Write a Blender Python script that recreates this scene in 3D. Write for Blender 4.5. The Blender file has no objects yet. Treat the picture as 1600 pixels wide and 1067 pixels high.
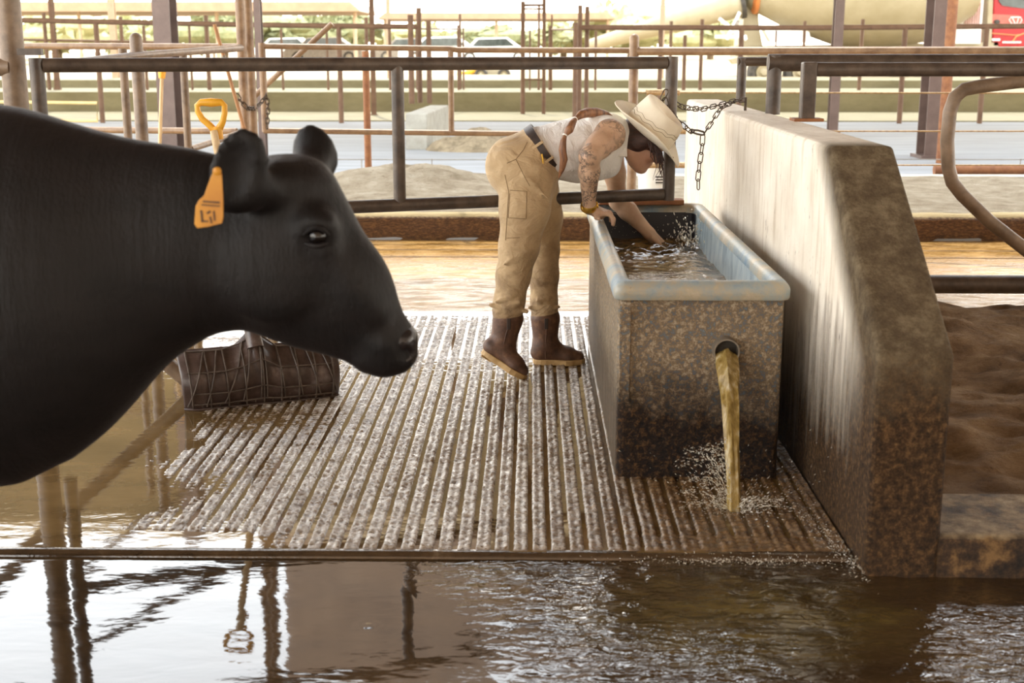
import bpy, bmesh, math, random
import numpy as np
from mathutils import Vector, Matrix
from mathutils.bvhtree import BVHTree
random.seed(7); RNG = np.random.default_rng(7)
scene = bpy.context.scene
COL = scene.collection
# ------------------------------------------------------------------ camera
F = 2000.0; H = 1.38; PITCH = math.radians(12.9); YAW = math.radians(0.86)
cd = bpy.data.cameras.new('camera'); cam = bpy.data.objects.new('camera', cd); COL.objects.link(cam)
cd.sensor_width = 36.0; cd.lens = F / 1600 * 36
cam.location = (0, 0, H); cam.rotation_euler = (math.pi / 2 - PITCH, 0, YAW)
cd.dof.use_dof = True; cd.dof.focus_distance = 5.4; cd.dof.aperture_fstop = 4.5
cd.clip_end = 400
scene.camera = cam
# ------------------------------------------------------------------ sky, sun, exposure
SKY = 7.0; SUN = 5.0; EXPOSURE = 0.0
w = bpy.data.worlds.new('World'); scene.world = w; w.use_nodes = True
nt = w.node_tree; nt.nodes.clear()
_o = nt.nodes.new('ShaderNodeOutputWorld'); _b = nt.nodes.new('ShaderNodeBackground')
_t = nt.nodes.new('ShaderNodeTexCoord'); _s = nt.nodes.new('ShaderNodeSeparateXYZ'); _r = nt.nodes.new('ShaderNodeValToRGB')
nt.links.new(_t.outputs['Generated'], _s.inputs[0]); nt.links.new(_s.outputs['Z'], _r.inputs[0])
nt.links.new(_r.outputs[0], _b.inputs[0]); nt.links.new(_b.outputs[0], _o.inputs[0])
_e = _r.color_ramp.elements
_e[0].position = 0.0; _e[0].color = (1.0, 0.93, 0.80, 1)
_e[1].position = 1.0; _e[1].color = (0.30, 0.37, 0.46, 1)
_x = _r.color_ramp.elements.new(0.16); _x.color = (1.0, 0.96, 0.90, 1)
_x = _r.color_ramp.elements.new(0.36); _x.color = (0.95, 0.98, 1.0, 1)
_b.inputs[1].default_value = SKY
sd = bpy.data.lights.new('sun', 'SUN'); sun = bpy.data.objects.new('sun', sd); COL.objects.link(sun)
sd.energy = SUN; sd.angle = math.radians(0.6); sd.color = (1.0, 0.92, 0.79)
SUN_EL, SUN_AZ = math.radians(64), math.radians(-14)      # behind the scene, a little to the left
_d = Vector((math.sin(SUN_AZ) * math.cos(SUN_EL), math.cos(SUN_AZ) * math.cos(SUN_EL), math.sin(SUN_EL)))
sun.rotation_euler = _d.to_track_quat('Z', 'Y').to_euler()
sun.location = (0, 20, 30)
scene.view_settings.view_transform = 'Standard'; scene.view_settings.look = 'None'
scene.view_settings.exposure = EXPOSURE; scene.view_settings.gamma = 1.0
scene.view_settings.use_curve_mapping = False

# ------------------------------------------------------------------ measuring helpers (photo pixel -> place)
def ray(px, py):
    x = (px - 800) / F; y = -(py - 533.5) / F
    c, s = math.cos(PITCH), math.sin(PITCH)
    d = (x, c + y * s, -s + y * c)
    c, s = math.cos(YAW), math.sin(YAW)
    return Vector((c * d[0] - s * d[1], s * d[0] + c * d[1], d[2]))
def P(px, py, Y):
    d = ray(px, py); return Vector((0, 0, H)) + d * (Y / d.y)
def G(px, py, z=0.0):
    d = ray(px, py); return Vector((0, 0, H)) + d * ((z - H) / d.z)

# ------------------------------------------------------------------ materials
def rgb(r, g, b):
    f = lambda c: (c / 255 / 12.92) if c / 255 <= 0.04045 else ((c / 255 + 0.055) / 1.055) ** 2.4
    return (f(r), f(g), f(b), 1.0)
class NT:
    def __init__(s, name):
        s.m = bpy.data.materials.new(name); s.m.use_nodes = True; s.t = s.m.node_tree
        s.b = s.t.nodes['Principled BSDF']; s.tc = s.n('ShaderNodeTexCoord')
    def n(s, k, **kw):
        x = s.t.nodes.new(k)
        for a, v in kw.items(): setattr(x, a, v)
        return x
    def l(s, a, b): s.t.links.new(a, b)
    def mapping(s, scale=(1, 1, 1), src='Object'):
        m = s.n('ShaderNodeMapping'); m.inputs['Scale'].default_value = scale
        s.l(s.tc.outputs[src], m.inputs[0]); return m.outputs[0]
    def world(s, scale=(1, 1, 1)):
        g = s.n('ShaderNodeNewGeometry'); m = s.n('ShaderNodeMapping'); m.inputs['Scale'].default_value = scale
        s.l(g.outputs['Position'], m.inputs[0]); return m.outputs[0]
    def noise(s, vec, scale, detail=6, rough=0.6, dist=0.0):
        x = s.n('ShaderNodeTexNoise'); x.inputs['Scale'].default_value = scale; x.inputs['Detail'].default_value = detail
        x.inputs['Roughness'].default_value = rough; x.inputs['Distortion'].default_value = dist
        if vec is not None: s.l(vec, x.inputs['Vector'])
        return x.outputs[0]
    def voro(s, vec, scale, feature='F1'):
        x = s.n('ShaderNodeTexVoronoi', feature=feature); x.inputs['Scale'].default_value = scale
        s.l(vec, x.inputs['Vector']); return x.outputs['Distance']
    def ramp(s, fac, stops):
        r = s.n('ShaderNodeValToRGB'); e = r.color_ramp.elements
        e[0].position, e[0].color = stops[0]; e[1].position, e[1].color = stops[-1]
        for p, c in stops[1:-1]:
            q = e.new(p); q.color = c
        s.l(fac, r.inputs[0]); return r.outputs[0]
    def mix(s, fac, a, b):
        m = s.n('ShaderNodeMix', data_type='RGBA')
        for v, i in ((fac, 0), (a, 6), (b, 7)):
            if isinstance(v, (tuple, float, int)): m.inputs[i].default_value = v
            else: s.l(v, m.inputs[i])
        return m.outputs[2]
    def math(s, op, a, b=0.0, clamp=False):
        m = s.n('ShaderNodeMath', operation=op); m.use_clamp = clamp
        for v, i in ((a, 0), (b, 1)):
            if isinstance(v, (float, int)): m.inputs[i].default_value = v
            else: s.l(v, m.inputs[i])
        return m.outputs[0]
    def xyz(s, vec):
        x = s.n('ShaderNodeSeparateXYZ'); s.l(vec, x.inputs[0]); return x.outputs
    def rng(s, v, a, b, c=0.0, d=1.0):
        m = s.n('ShaderNodeMapRange'); s.l(v, m.inputs[0])
        for i, q in enumerate((a, b, c, d)): m.inputs[i + 1].default_value = q
        return m.outputs[0]
    def base(s, v):
        if isinstance(v, tuple): s.b.inputs['Base Color'].default_value = v
        else: s.l(v, s.b.inputs['Base Color'])
    def rough(s, v):
        if isinstance(v, (float, int)): s.b.inputs['Roughness'].default_value = v
        else: s.l(v, s.b.inputs['Roughness'])
    def bump(s, h, strength=0.5, dist=0.01, normal=None):
        b = s.n('ShaderNodeBump'); b.inputs['Strength'].default_value = strength; b.inputs['Distance'].default_value = dist
        s.l(h, b.inputs['Height'])
        if normal is not None: s.l(normal, b.inputs['Normal'])
        s.l(b.outputs[0], s.b.inputs['Normal']); return b.outputs[0]
    def set(s, **kw):
        for k, v in kw.items(): s.b.inputs[k.replace('_', ' ')].default_value = v
BK = (0, 0, 0, 1); WT = (1, 1, 1, 1)
M = {}
def simple(name, c1, c2, scale=8, rough=0.6, metal=0.0, bump=0.3, bdist=0.004, bscale=None, coords=(1, 1, 1)):
    m = NT(name); v = m.mapping(coords); n = m.noise(v, scale)
    m.base(m.ramp(n, [(0.3, c1), (0.7, c2)])); m.rough(rough); m.set(Metallic=metal)
    if bump: m.bump(m.noise(v, bscale or scale * 4), bump, bdist)
    M[name] = m.m; return m
simple('pipe_dark', rgb(48, 37, 31), rgb(92, 78, 66), 14, 0.42, 0.0, 0.35, 0.003, 60)
simple('pipe_mid', rgb(96, 78, 62), rgb(140, 118, 96), 14, 0.42, 0.0, 0.35, 0.003, 60)
simple('pipe_tan', rgb(112, 86, 64), rgb(158, 132, 104), 12, 0.42, 0.0, 0.3, 0.003, 50)
simple('pipe_rust', rgb(112, 66, 38), rgb(150, 100, 60), 12, 0.7, 0.0, 0.3, 0.003, 50)
simple('pipe_far', rgb(92, 66, 48), rgb(118, 90, 68), 6, 0.7, 0.0, 0.0)
simple('pipe_pale', rgb(166, 140, 112), rgb(184, 160, 130), 6, 0.7, 0.0, 0.0)
simple('column_paint', rgb(84, 66, 58), rgb(104, 84, 74), 5, 0.5, 0.0, 0.1, 0.002, 40)
simple('chain_steel', rgb(48, 40, 34), rgb(92, 76, 60), 40, 0.5, 0.6, 0.2, 0.001, 150)
simple('spring_steel', rgb(150, 120, 84), rgb(205, 180, 140), 40, 0.45, 0.3, 0.0)
simple('yellow_plastic', rgb(226, 160, 34), rgb(246, 186, 62), 10, 0.4, 0.0, 0.05, 0.001)
simple('ash_wood', rgb(196, 164, 118), rgb(226, 200, 158), 6, 0.55, 0.0, 0.1, 0.001, 40, (8, 8, 1))
simple('dark_wood', rgb(140, 96, 60), rgb(176, 132, 90), 6, 0.6, 0.0, 0.1, 0.001, 40, (8, 8, 1))
simple('leather_belt', rgb(34, 24, 20), rgb(58, 42, 34), 40, 0.45, 0.0, 0.2, 0.001)
simple('gold', rgb(190, 140, 50), rgb(236, 196, 96), 30, 0.28, 1.0, 0.0)
simple('hair_brown', rgb(84, 52, 34), rgb(168, 118, 80), 22, 0.42, 0.0, 0.6, 0.003, 120, (3, 3, 0.4))
simple('hair_dark', rgb(36, 20, 16), rgb(74, 42, 32), 30, 0.4, 0.0, 0.6, 0.003, 120, (1, 1, 3))
simple('sole_rubber', rgb(150, 116, 70), rgb(196, 164, 112), 20, 0.6, 0.0, 0.4, 0.002, 90)
simple('cream_paint', rgb(150, 138, 108), rgb(164, 152, 124), 2, 0.5, 0.0, 0.0)
simple('white_paint', rgb(236, 230, 220), rgb(246, 244, 238), 3, 0.5, 0.0, 0.0)
simple('red_paint', rgb(150, 18, 24), rgb(172, 28, 32), 3, 0.35, 0.0, 0.0)
simple('orange_paint', rgb(196, 116, 60), rgb(214, 138, 80), 3, 0.5, 0.0, 0.0)
simple('rubber', rgb(46, 42, 38), rgb(80, 74, 64), 8, 0.8, 0.0, 0.0)
simple('glass_dark', rgb(40, 46, 44), rgb(70, 78, 74), 3, 0.08, 0.0, 0.0)
simple('dull_steel', rgb(120, 110, 96), rgb(150, 140, 126), 8, 0.5, 0.4, 0.0)
simple('roof_metal', rgb(120, 100, 84), rgb(146, 124, 104), 2, 0.5, 0.0, 0.0)
simple('roof_underside', rgb(206, 180, 136), rgb(220, 196, 154), 2, 0.5, 0.0, 0.0)
simple('roof_tan', rgb(150, 120, 92), rgb(166, 138, 108), 2, 0.6, 0.0, 0.0)
simple('bucket_white', rgb(232, 232, 228), rgb(246, 246, 244), 5, 0.4, 0.0, 0.0)
simple('black_print', rgb(30, 28, 26), rgb(54, 50, 46), 30, 0.6, 0.0, 0.0)
simple('tag_print', rgb(70, 44, 14), rgb(96, 62, 22), 30, 0.6, 0.0, 0.0)
simple('foliage', rgb(112, 116, 76), rgb(152, 150, 108), 3, 0.8, 0.0, 0.6, 0.05, 6)
simple('foliage_pale', rgb(150, 152, 104), rgb(196, 192, 146), 3, 0.8, 0.0, 0.6, 0.05, 6)
simple('bark', rgb(110, 90, 70), rgb(140, 118, 92), 6, 0.9, 0.0, 0.0)

def mk_concrete():
    # stall divider wall: pale weathered concrete, vertical streaks, brown splash stain on the lower part
    m = NT('wall_concrete'); v = m.world(); vs = m.world((14, 14, 1.6))
    n1 = m.noise(v, 3.2, 8); streak = m.noise(vs, 1.6, 8, 0.65); fine = m.noise(v, 60, 6)
    z = m.xyz(v)[2]; y = m.xyz(v)[1]
    col = m.ramp(n1, [(0.3, rgb(214, 203, 186)), (0.7, rgb(238, 230, 216))])
    col = m.mix(m.ramp(streak, [(0.50, BK), (0.90, WT)]), col, rgb(170, 148, 116))
    # specks
    sp = m.noise(m.world((30, 30, 9)), 1.5, 4, 0.7)
    col = m.mix(m.ramp(sp, [(0.66, BK), (0.72, WT)]), col, rgb(96, 74, 50))
    # splash line, ragged and streaky, higher towards the near end
    h = m.math('ADD', m.math('MULTIPLY', streak, 0.55), m.math('MULTIPLY', n1, 0.3))
    h = m.math('ADD', h, m.rng(y, 3.3, 4.4, 0.12, -0.10))
    st = m.rng(m.math('SUBTRACT', h, z), -0.18, 0.26)
    dirt = m.ramp(m.noise(v, 70, 11, 0.72), [(0.34, rgb(34, 22, 11)), (0.51, rgb(80, 56, 31)), (0.68, rgb(138, 104, 64))])  # splash dirt; shaded hollows of the relief painted in as contrast
    col = m.mix(st, col, dirt)
    # near end face: dirt all the way up, plus its shade painted in
    ef = m.rng(m.math('ADD', y, m.math('MULTIPLY', m.rng(z, 0.55, 1.1), -0.62)), 3.56, 3.36)
    ed = m.ramp(m.noise(v, 11, 12, 0.80), [(0.32, rgb(62, 46, 28)), (0.5, rgb(106, 90, 66)), (0.70, rgb(150, 133, 105))])
    ed = m.mix(m.rng(m.math('ADD', z, m.math('MULTIPLY', n1, 0.5)), 0.95, 0.62), ed, dirt)
    col = m.mix(ef, col, ed)
    m.base(col); m.rough(m.rng(z, -0.05, 0.3, 0.5, 0.85)); m.set(Specular_IOR_Level=0.3)
    hgt = m.math('ADD', m.math('MULTIPLY', m.noise(v, 95, 8, 0.7), m.math('ADD', m.math('MULTIPLY', m.math('MAXIMUM', ef, st), 0.5), 0.08)), m.math('MULTIPLY', m.noise(v, 30, 9, 0.75), m.math('ADD', m.math('MULTIPLY', st, 1.2), 0.2)))
    m.bump(hgt, 1.0, 0.022); M['wall_concrete'] = m.m
mk_concrete()
def mk_curb():
    m = NT('curb_dirty'); v = m.world(); n = m.noise(v, 18, 9, 0.7)
    col = m.ramp(n, [(0.38, rgb(26, 17, 8)), (0.5, rgb(72, 50, 28)), (0.64, rgb(146, 112, 68))])
    z = m.xyz(v)[2]
    col = m.mix(m.rng(m.math('ADD', z, m.math('MULTIPLY', m.noise(v, 12), 0.06)), 0.125, 0.15), col,
                m.ramp(n, [(0.35, rgb(160, 132, 96)), (0.6, rgb(206, 186, 150))]))
    m.base(col); m.rough(0.75); m.bump(m.noise(v, 40, 9, 0.75), 1.0, 0.02); M['curb_dirty'] = m.m
mk_curb()
def mk_farcurb():
    m = NT('curb_crust_sunlit'); v = m.world(); n = m.noise(m.world((1, 1, 3)), 30, 9, 0.8)
    col = m.ramp(n, [(0.3, rgb(48, 28, 12)), (0.5, rgb(104, 68, 32)), (0.7, rgb(170, 124, 70))])
    m.base(m.mix(m.rng(m.math('ADD', m.xyz(v)[2], m.math('MULTIPLY', n, 0.04)), 0.172, 0.188), col, rgb(196, 176, 130)))  # pale sand crust on top, its sunlit brightness put into the colour
    m.rough(0.8); m.bump(n, 1.0, 0.03); M['curb_crust_sunlit'] = m.m
mk_farcurb()
def mk_floor():
    # grooved concrete, wet
    m = NT('wet_grooved_concrete'); v = m.world()
    z = m.xyz(v)[2]; x = m.xyz(v)[0]
    n = m.noise(v, 14, 8, 0.65)
    col = m.ramp(n, [(0.3, rgb(120, 102, 80)), (0.45, rgb(176, 166, 152)), (0.65, rgb(222, 218, 210))])
    mud = m.ramp(m.noise(v, 30, 6), [(0.3, rgb(70, 48, 24)), (0.7, rgb(126, 94, 54))])
    col = m.mix(m.rng(z, 0.0045, -0.002), col, mud)
    wet = m.rng(m.math('ADD', x, m.math('MULTIPLY', n, 0.6)), 0.30, 0.70)  # wet mud on the right, with trough and person shade painted in
    col = m.mix(m.math('MULTIPLY', wet, 0.92), col, mud)
    col = m.mix(m.ramp(m.noise(v, 2.2, 7, 0.7), [(0.5, BK), (0.72, WT)]), col, mud)
    col = m.mix(m.ramp(m.noise(m.world((1, 1.6, 1)), 75, 5, 0.7), [(0.52, BK), (0.60, WT)]), col, mud)
    m.base(col); m.rough(m.ramp(m.noise(v, 40, 6), [(0.3, (0.08,) * 3 + (1,)), (0.7, (0.22,) * 3 + (1,))]))
    m.set(IOR=1.8)
    m.bump(m.noise(m.world((1.4, 1, 1)), 60, 6, 0.7), 0.6, 0.006); M['wet_grooved_concrete'] = m.m
mk_floor()
def mk_alley():
    m = NT('wet_alley'); v = m.world((0.35, 1, 1)); n = m.noise(v, 7, 9, 0.7); n2 = m.noise(v, 60, 6, 0.7)
    m.base(m.ramp(n, [(0.3, rgb(108, 78, 36)), (0.55, rgb(158, 122, 68)), (0.75, rgb(190, 158, 104))]))
    m.rough(m.ramp(m.noise(v, 16, 8, 0.75), [(0.40, (0.05,) * 3 + (1,)), (0.60, (0.5,) * 3 + (1,))])); m.set(IOR=1.4, Specular_IOR_Level=0.4)
    m.bump(n2, 0.4, 0.005); M['wet_alley'] = m.m
mk_alley()
def mk_water(name, c1, c2, rough, ripple, rscale, stretch=(1, 1, 1), spec=0.5):
    m = NT(name); v = m.world(stretch); n = m.noise(v, 5, 6, 0.6)
    m.base(m.ramp(n, [(0.35, c1), (0.65, c2)])); m.rough(rough); m.set(IOR=1.6, Specular_IOR_Level=spec)
    h = m.math('ADD', m.noise(v, rscale, 3, 0.5, 0.4), m.math('MULTIPLY', m.noise(v, rscale * 4, 3, 0.5), 0.2))
    m.bump(h, ripple, 0.01); M[name] = m.m
mk_water('pool_water', rgb(88, 68, 38), rgb(122, 98, 62), 0.03, 0.05, 14, (0.5, 1, 1))
def mk_channel():
    m = NT('channel_water'); v = m.world((0.45, 1, 1)); w_ = m.world(); x, y, z = m.xyz(w_); n = m.noise(v, 5, 6, 0.6)
    col = m.ramp(n, [(0.35, rgb(46, 34, 20)), (0.65, rgb(70, 53, 32))])
    ax_ = m.math('DIVIDE', m.math('SUBTRACT', x, 0.52), 0.48); ay = m.math('DIVIDE', m.math('SUBTRACT', y, 2.98), 0.30)
    d = m.math('ADD', m.math('ADD', m.math('MULTIPLY', ax_, ax_), m.math('MULTIPLY', ay, ay)), m.math('MULTIPLY', m.math('SUBTRACT', m.noise(v, 9, 7, 0.7), 0.5), 2.2))
    col = m.mix(m.math('MULTIPLY', m.rng(d, 1.1, 0.1), 0.8), col, m.ramp(m.noise(v, 22, 7, 0.7), [(0.35, rgb(54, 44, 20)), (0.7, rgb(104, 88, 46))]))
    m.base(col); m.rough(0.03); m.set(IOR=1.6)
    calm = m.math('ADD', m.noise(v, 9, 3, 0.5, 0.4), m.math('MULTIPLY', m.noise(v, 36, 3, 0.5), 0.2))
    b1 = m.bump(calm, 0.08, 0.01)
    act = m.rng(m.math('ADD', x, m.math('MULTIPLY', m.math('SUBTRACT', y, 3.4), 0.5)), -0.45, 0.0)
    chop = m.math('MULTIPLY', m.noise(m.world((0.55, 1, 1)), 26, 3, 0.5, 0.6), act)
    m.bump(chop, 0.5, 0.016, b1); M['channel_water'] = m.m
mk_channel()
mk_water('trough_water', rgb(70, 52, 26), rgb(118, 92, 50), 0.04, 0.35, 30, (1, 1, 1))
def mk_stream():
    m = NT('falling_water'); v = m.world((6, 6, 0.6)); n = m.noise(v, 9, 6, 0.6)
    m.base(m.ramp(n, [(0.34, rgb(132, 108, 54)), (0.52, rgb(170, 144, 84)), (0.72, rgb(212, 198, 162))]))
    m.rough(0.12); m.set(IOR=1.33, Transmission_Weight=0.25); m.bump(n, 0.5, 0.006); M['falling_water'] = m.m
    m = NT('spray_water'); m.base(rgb(240, 234, 218)); m.rough(0.08); m.set(IOR=1.33, Transmission_Weight=0.55); M['spray_water'] = m.m
mk_stream()
def mk_sand():
    for name, a, b, c in (('sand_pale', rgb(122, 108, 88), rgb(150, 138, 118), rgb(172, 162, 144)),
                          ('sand_brown', rgb(98, 74, 48), rgb(142, 112, 78), rgb(178, 148, 110))):
        m = NT(name); v = m.world(); n = m.noise(v, 5, 9, 0.7)
        col = m.ramp(n, [(0.3, a), (0.5, b), (0.7, c)])
        col = m.mix(m.ramp(m.noise(v, 26, 8, 0.75), [(0.60, BK), (0.70, WT)]), col, rgb(84, 64, 44))
        m.base(col); m.rough(0.95); m.set(Specular_IOR_Level=0.2); m.bump(m.noise(v, 24, 10, 0.75), 1.0, 0.05); M[name] = m.m
mk_sand()
def mk_grounds():
    m = NT('road_grey'); v = m.world((0.2, 1, 1)); n = m.noise(v, 2.2, 8, 0.65)
    m.base(m.ramp(n, [(0.3, rgb(128, 128, 126)), (0.7, rgb(152, 153, 154))])); m.rough(0.9); M['road_grey'] = m.m
    m = NT('lot_dust'); n = m.noise(m.world((0.3, 1, 1)), 0.5, 6)
    m.base(m.ramp(n, [(0.3, rgb(150, 132, 100)), (0.7, rgb(176, 158, 124))])); m.rough(0.95); M['lot_dust'] = m.m
    m = NT('bunk_concrete'); v = m.world((0.4, 1, 1)); n = m.noise(v, 2.4, 9, 0.7)
    m.base(m.ramp(n, [(0.3, rgb(108, 100, 72)), (0.7, rgb(136, 128, 98))])); m.rough(0.9); m.bump(n, 0.3, 0.03); M['bunk_concrete'] = m.m
    m = NT('block_concrete'); n = m.noise(m.world(), 6, 8); m.base(m.ramp(n, [(0.3, rgb(140, 136, 124)), (0.7, rgb(168, 164, 152))])); m.rough(0.9); M['block_concrete'] = m.m
    m = NT('soil'); n = m.noise(m.world(), 9, 10, 0.7); m.base(m.ramp(n, [(0.3, rgb(110, 96, 74)), (0.7, rgb(178, 160, 130))])); m.rough(0.95); m.bump(n, 1.0, 0.06); M['soil'] = m.m
    m = NT('channel_concrete'); n = m.noise(m.world(), 9); m.base(m.ramp(n, [(0.3, rgb(60, 42, 26)), (0.7, rgb(96, 72, 46))])); m.rough(0.7); M['channel_concrete'] = m.m
mk_grounds()
def mk_trough():
    m = NT('trough_shell'); v = m.world(); x, y, z = m.xyz(v)
    n = m.noise(v, 7, 9, 0.7); nf = m.noise(v, 72, 12, 0.74, 0.2)
    blue = m.ramp(m.noise(v, 5, 8), [(0.3, rgb(132, 152, 168)), (0.6, rgb(172, 188, 198)), (0.8, rgb(206, 212, 212))])
    tan = m.ramp(nf, [(0.38, rgb(96, 68, 42)), (0.5, rgb(186, 154, 114)), (0.62, rgb(244, 230, 204))])  # mud crust; relief highlights and dark hollows painted as contrast
    brown = m.ramp(nf, [(0.38, rgb(14, 8, 4)), (0.51, rgb(54, 34, 17)), (0.66, rgb(134, 96, 54))])
    cover = m.rng(m.math('ADD', z, m.math('MULTIPLY', n, -0.35)), 0.56, 0.33)      # mud crust thins out towards the rim
    cover = m.math('MULTIPLY', m.rng(nf, 0.36, 0.5), m.math('ADD', cover, 0.42, True), True)
    col = m.mix(cover, blue, tan)
    low = m.rng(m.math('ADD', z, m.math('ADD', m.math('MULTIPLY', n, 0.30), m.math('MULTIPLY', x, 0.10))), 0.60, 0.40)
    col = m.mix(low, col, brown)
    # the long left side is coated in pale tan scale
    side = m.math('MULTIPLY', m.rng(x, 0.285, 0.268), m.rng(y, 4.0, 4.06))
    sc = m.ramp(m.noise(m.world((8, 8, 1)), 4, 9, 0.7), [(0.3, rgb(116, 92, 64)), (0.55, rgb(170, 148, 114)), (0.75, rgb(206, 192, 164))])
    col = m.mix(side, col, sc)
    m.base(col); m.rough(m.rng(z, 0.1, 0.5, 0.5, 0.65)); m.set(Specular_IOR_Level=0.3)
    m.bump(m.math('ADD', nf, m.math('MULTIPLY', m.voro(v, 45), -0.25)), 1.0, 0.034); M['trough_shell'] = m.m
    m = NT('trough_rim'); v = m.world(); n = m.noise(v, 6, 9, 0.7)
    m.base(m.ramp(n, [(0.36, rgb(112, 138, 158)), (0.46, rgb(150, 160, 160)), (0.56, rgb(176, 164, 140)), (0.75, rgb(204, 196, 182))]))
    sp = m.ramp(m.noise(v, 90, 5, 0.7), [(0.66, BK), (0.74, WT)]); m.base(m.mix(sp, m.b.inputs['Base Color'].links[0].from_socket, rgb(86, 66, 46)))
    m.rough(0.35); m.bump(m.noise(v, 70), 0.5, 0.004); M['trough_rim'] = m.m
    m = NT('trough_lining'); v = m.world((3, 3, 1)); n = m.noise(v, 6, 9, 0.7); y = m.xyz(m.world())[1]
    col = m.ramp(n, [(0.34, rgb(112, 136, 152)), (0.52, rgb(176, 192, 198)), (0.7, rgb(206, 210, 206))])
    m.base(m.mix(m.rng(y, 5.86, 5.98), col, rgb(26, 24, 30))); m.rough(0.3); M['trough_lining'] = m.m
mk_trough()
def mk_cow():
    m = NT('black_hide'); v = m.mapping(); n = m.noise(m.mapping((1, 1, 3)), 5, 8, 0.6)
    m.base(m.ramp(n, [(0.3, rgb(7, 5, 5)), (0.7, rgb(21, 16, 15))]))
    m.rough(0.55); m.set(Specular_IOR_Level=0.25, Sheen_Weight=0.10, Sheen_Roughness=0.5)
    m.b.inputs['Sheen Tint'].default_value = rgb(120, 105, 105)
    h = m.math('ADD', m.noise(m.mapping((2.5, 2.5, 1)), 60, 5, 0.7), m.math('ADD', m.math('MULTIPLY', m.noise(v, 9, 4), 2.0), m.math('MULTIPLY', m.noise(m.mapping((7, 1, 1)), 4, 4), 2.5)))
    m.bump(h, 0.35, 0.006); M['black_hide'] = m.m
    m = NT('cow_eye'); m.base(rgb(14, 10, 9)); m.rough(0.05); M['cow_eye'] = m.m
    m = NT('cow_nose'); m.base(rgb(30, 26, 27)); m.rough(0.22); m.bump(m.voro(m.mapping(), 90), 0.4, 0.003); M['cow_nose'] = m.m
mk_cow()
def mk_person():
    m = NT('skin'); v = m.mapping()
    at = m.n('ShaderNodeAttribute', attribute_name='ink'); face = m.n('ShaderNodeAttribute', attribute_name='flush')
    col = m.ramp(m.noise(v, 14, 5), [(0.3, rgb(180, 144, 116)), (0.7, rgb(206, 172, 144))])
    col = m.mix(m.math('MULTIPLY', face.outputs['Fac'], 0.55), col, rgb(158, 92, 68))
    p = m.noise(v, 26, 4, 0.6, 1.6)
    lines = m.ramp(m.math('ABSOLUTE', m.math('SUBTRACT', p, 0.5)), [(0.018, WT), (0.05, BK)])
    fill = m.ramp(m.noise(v, 17, 5, 0.6, 0.8), [(0.56, BK), (0.64, WT)])
    ink = m.math('MULTIPLY', m.math('MAXIMUM', m.math('MULTIPLY', lines, m.ramp(m.noise(v, 8, 3), [(0.46, BK), (0.54, WT)])), m.math('MULTIPLY', fill, 0.6)), at.outputs['Fac'])
    m.base(m.mix(m.math('MULTIPLY', ink, 0.9), col, rgb(58, 56, 56)))
    m.rough(0.48); m.set(Subsurface_Weight=0.08, Subsurface_Scale=0.01); m.bump(m.noise(v, 160), 0.1, 0.001); M['skin'] = m.m
    for name, a, b, sc in (('khaki_cloth', rgb(168, 142, 106), rgb(196, 170, 132), 5), ('white_cloth', rgb(226, 222, 216), rgb(240, 238, 234), 5)):
        m = NT(name); v = m.mapping(); n = m.noise(v, sc, 6)
        col = m.ramp(n, [(0.3, a), (0.7, b)])
        if name == 'khaki_cloth':
            z = m.xyz(m.world())[2]
            k = m.math('MULTIPLY', m.rng(z, 0.75, 0.30), m.ramp(m.noise(v, 9, 7, 0.7), [(0.45, BK), (0.68, WT)]))
            col = m.mix(m.math('MULTIPLY', k, 0.85), col, rgb(92, 66, 44))
        m.base(col); m.rough(0.9); m.set(Sheen_Weight=0.15)
        wr = m.noise(m.mapping((1, 1, 1.6) if name == 'khaki_cloth' else (1.8, 1, 1)), 9, 4, 0.5, 0.7)
        b1 = m.bump(wr, 0.6, 0.045); m.bump(m.noise(v, 300, 2), 0.15, 0.001, b1); M[name] = m.m
    m = NT('boot_leather'); v = m.mapping(); n = m.noise(v, 22, 8, 0.7)
    m.base(m.ramp(n, [(0.3, rgb(58, 38, 28)), (0.55, rgb(98, 68, 50)), (0.75, rgb(138, 102, 70))])); m.rough(0.55); m.bump(n, 0.4, 0.006); M['boot_leather'] = m.m
    m = NT('straw_felt'); v = m.mapping(); n = m.noise(v, 6, 6)
    m.base(m.ramp(n, [(0.3, rgb(222, 210, 186)), (0.7, rgb(240, 232, 214))])); m.rough(0.85); m.bump(m.noise(v, 240, 3), 0.25, 0.001); M['straw_felt'] = m.m
    m = NT('scoop_plastic'); v = m.mapping(); n = m.noise(v, 9, 7, 0.65)
    m.base(m.ramp(n, [(0.3, rgb(44, 32, 28)), (0.55, rgb(84, 68, 62)), (0.75, rgb(130, 120, 116))])); m.rough(0.32); m.bump(m.noise(v, 40), 0.2, 0.003); M['scoop_plastic'] = m.m
mk_person()

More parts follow.
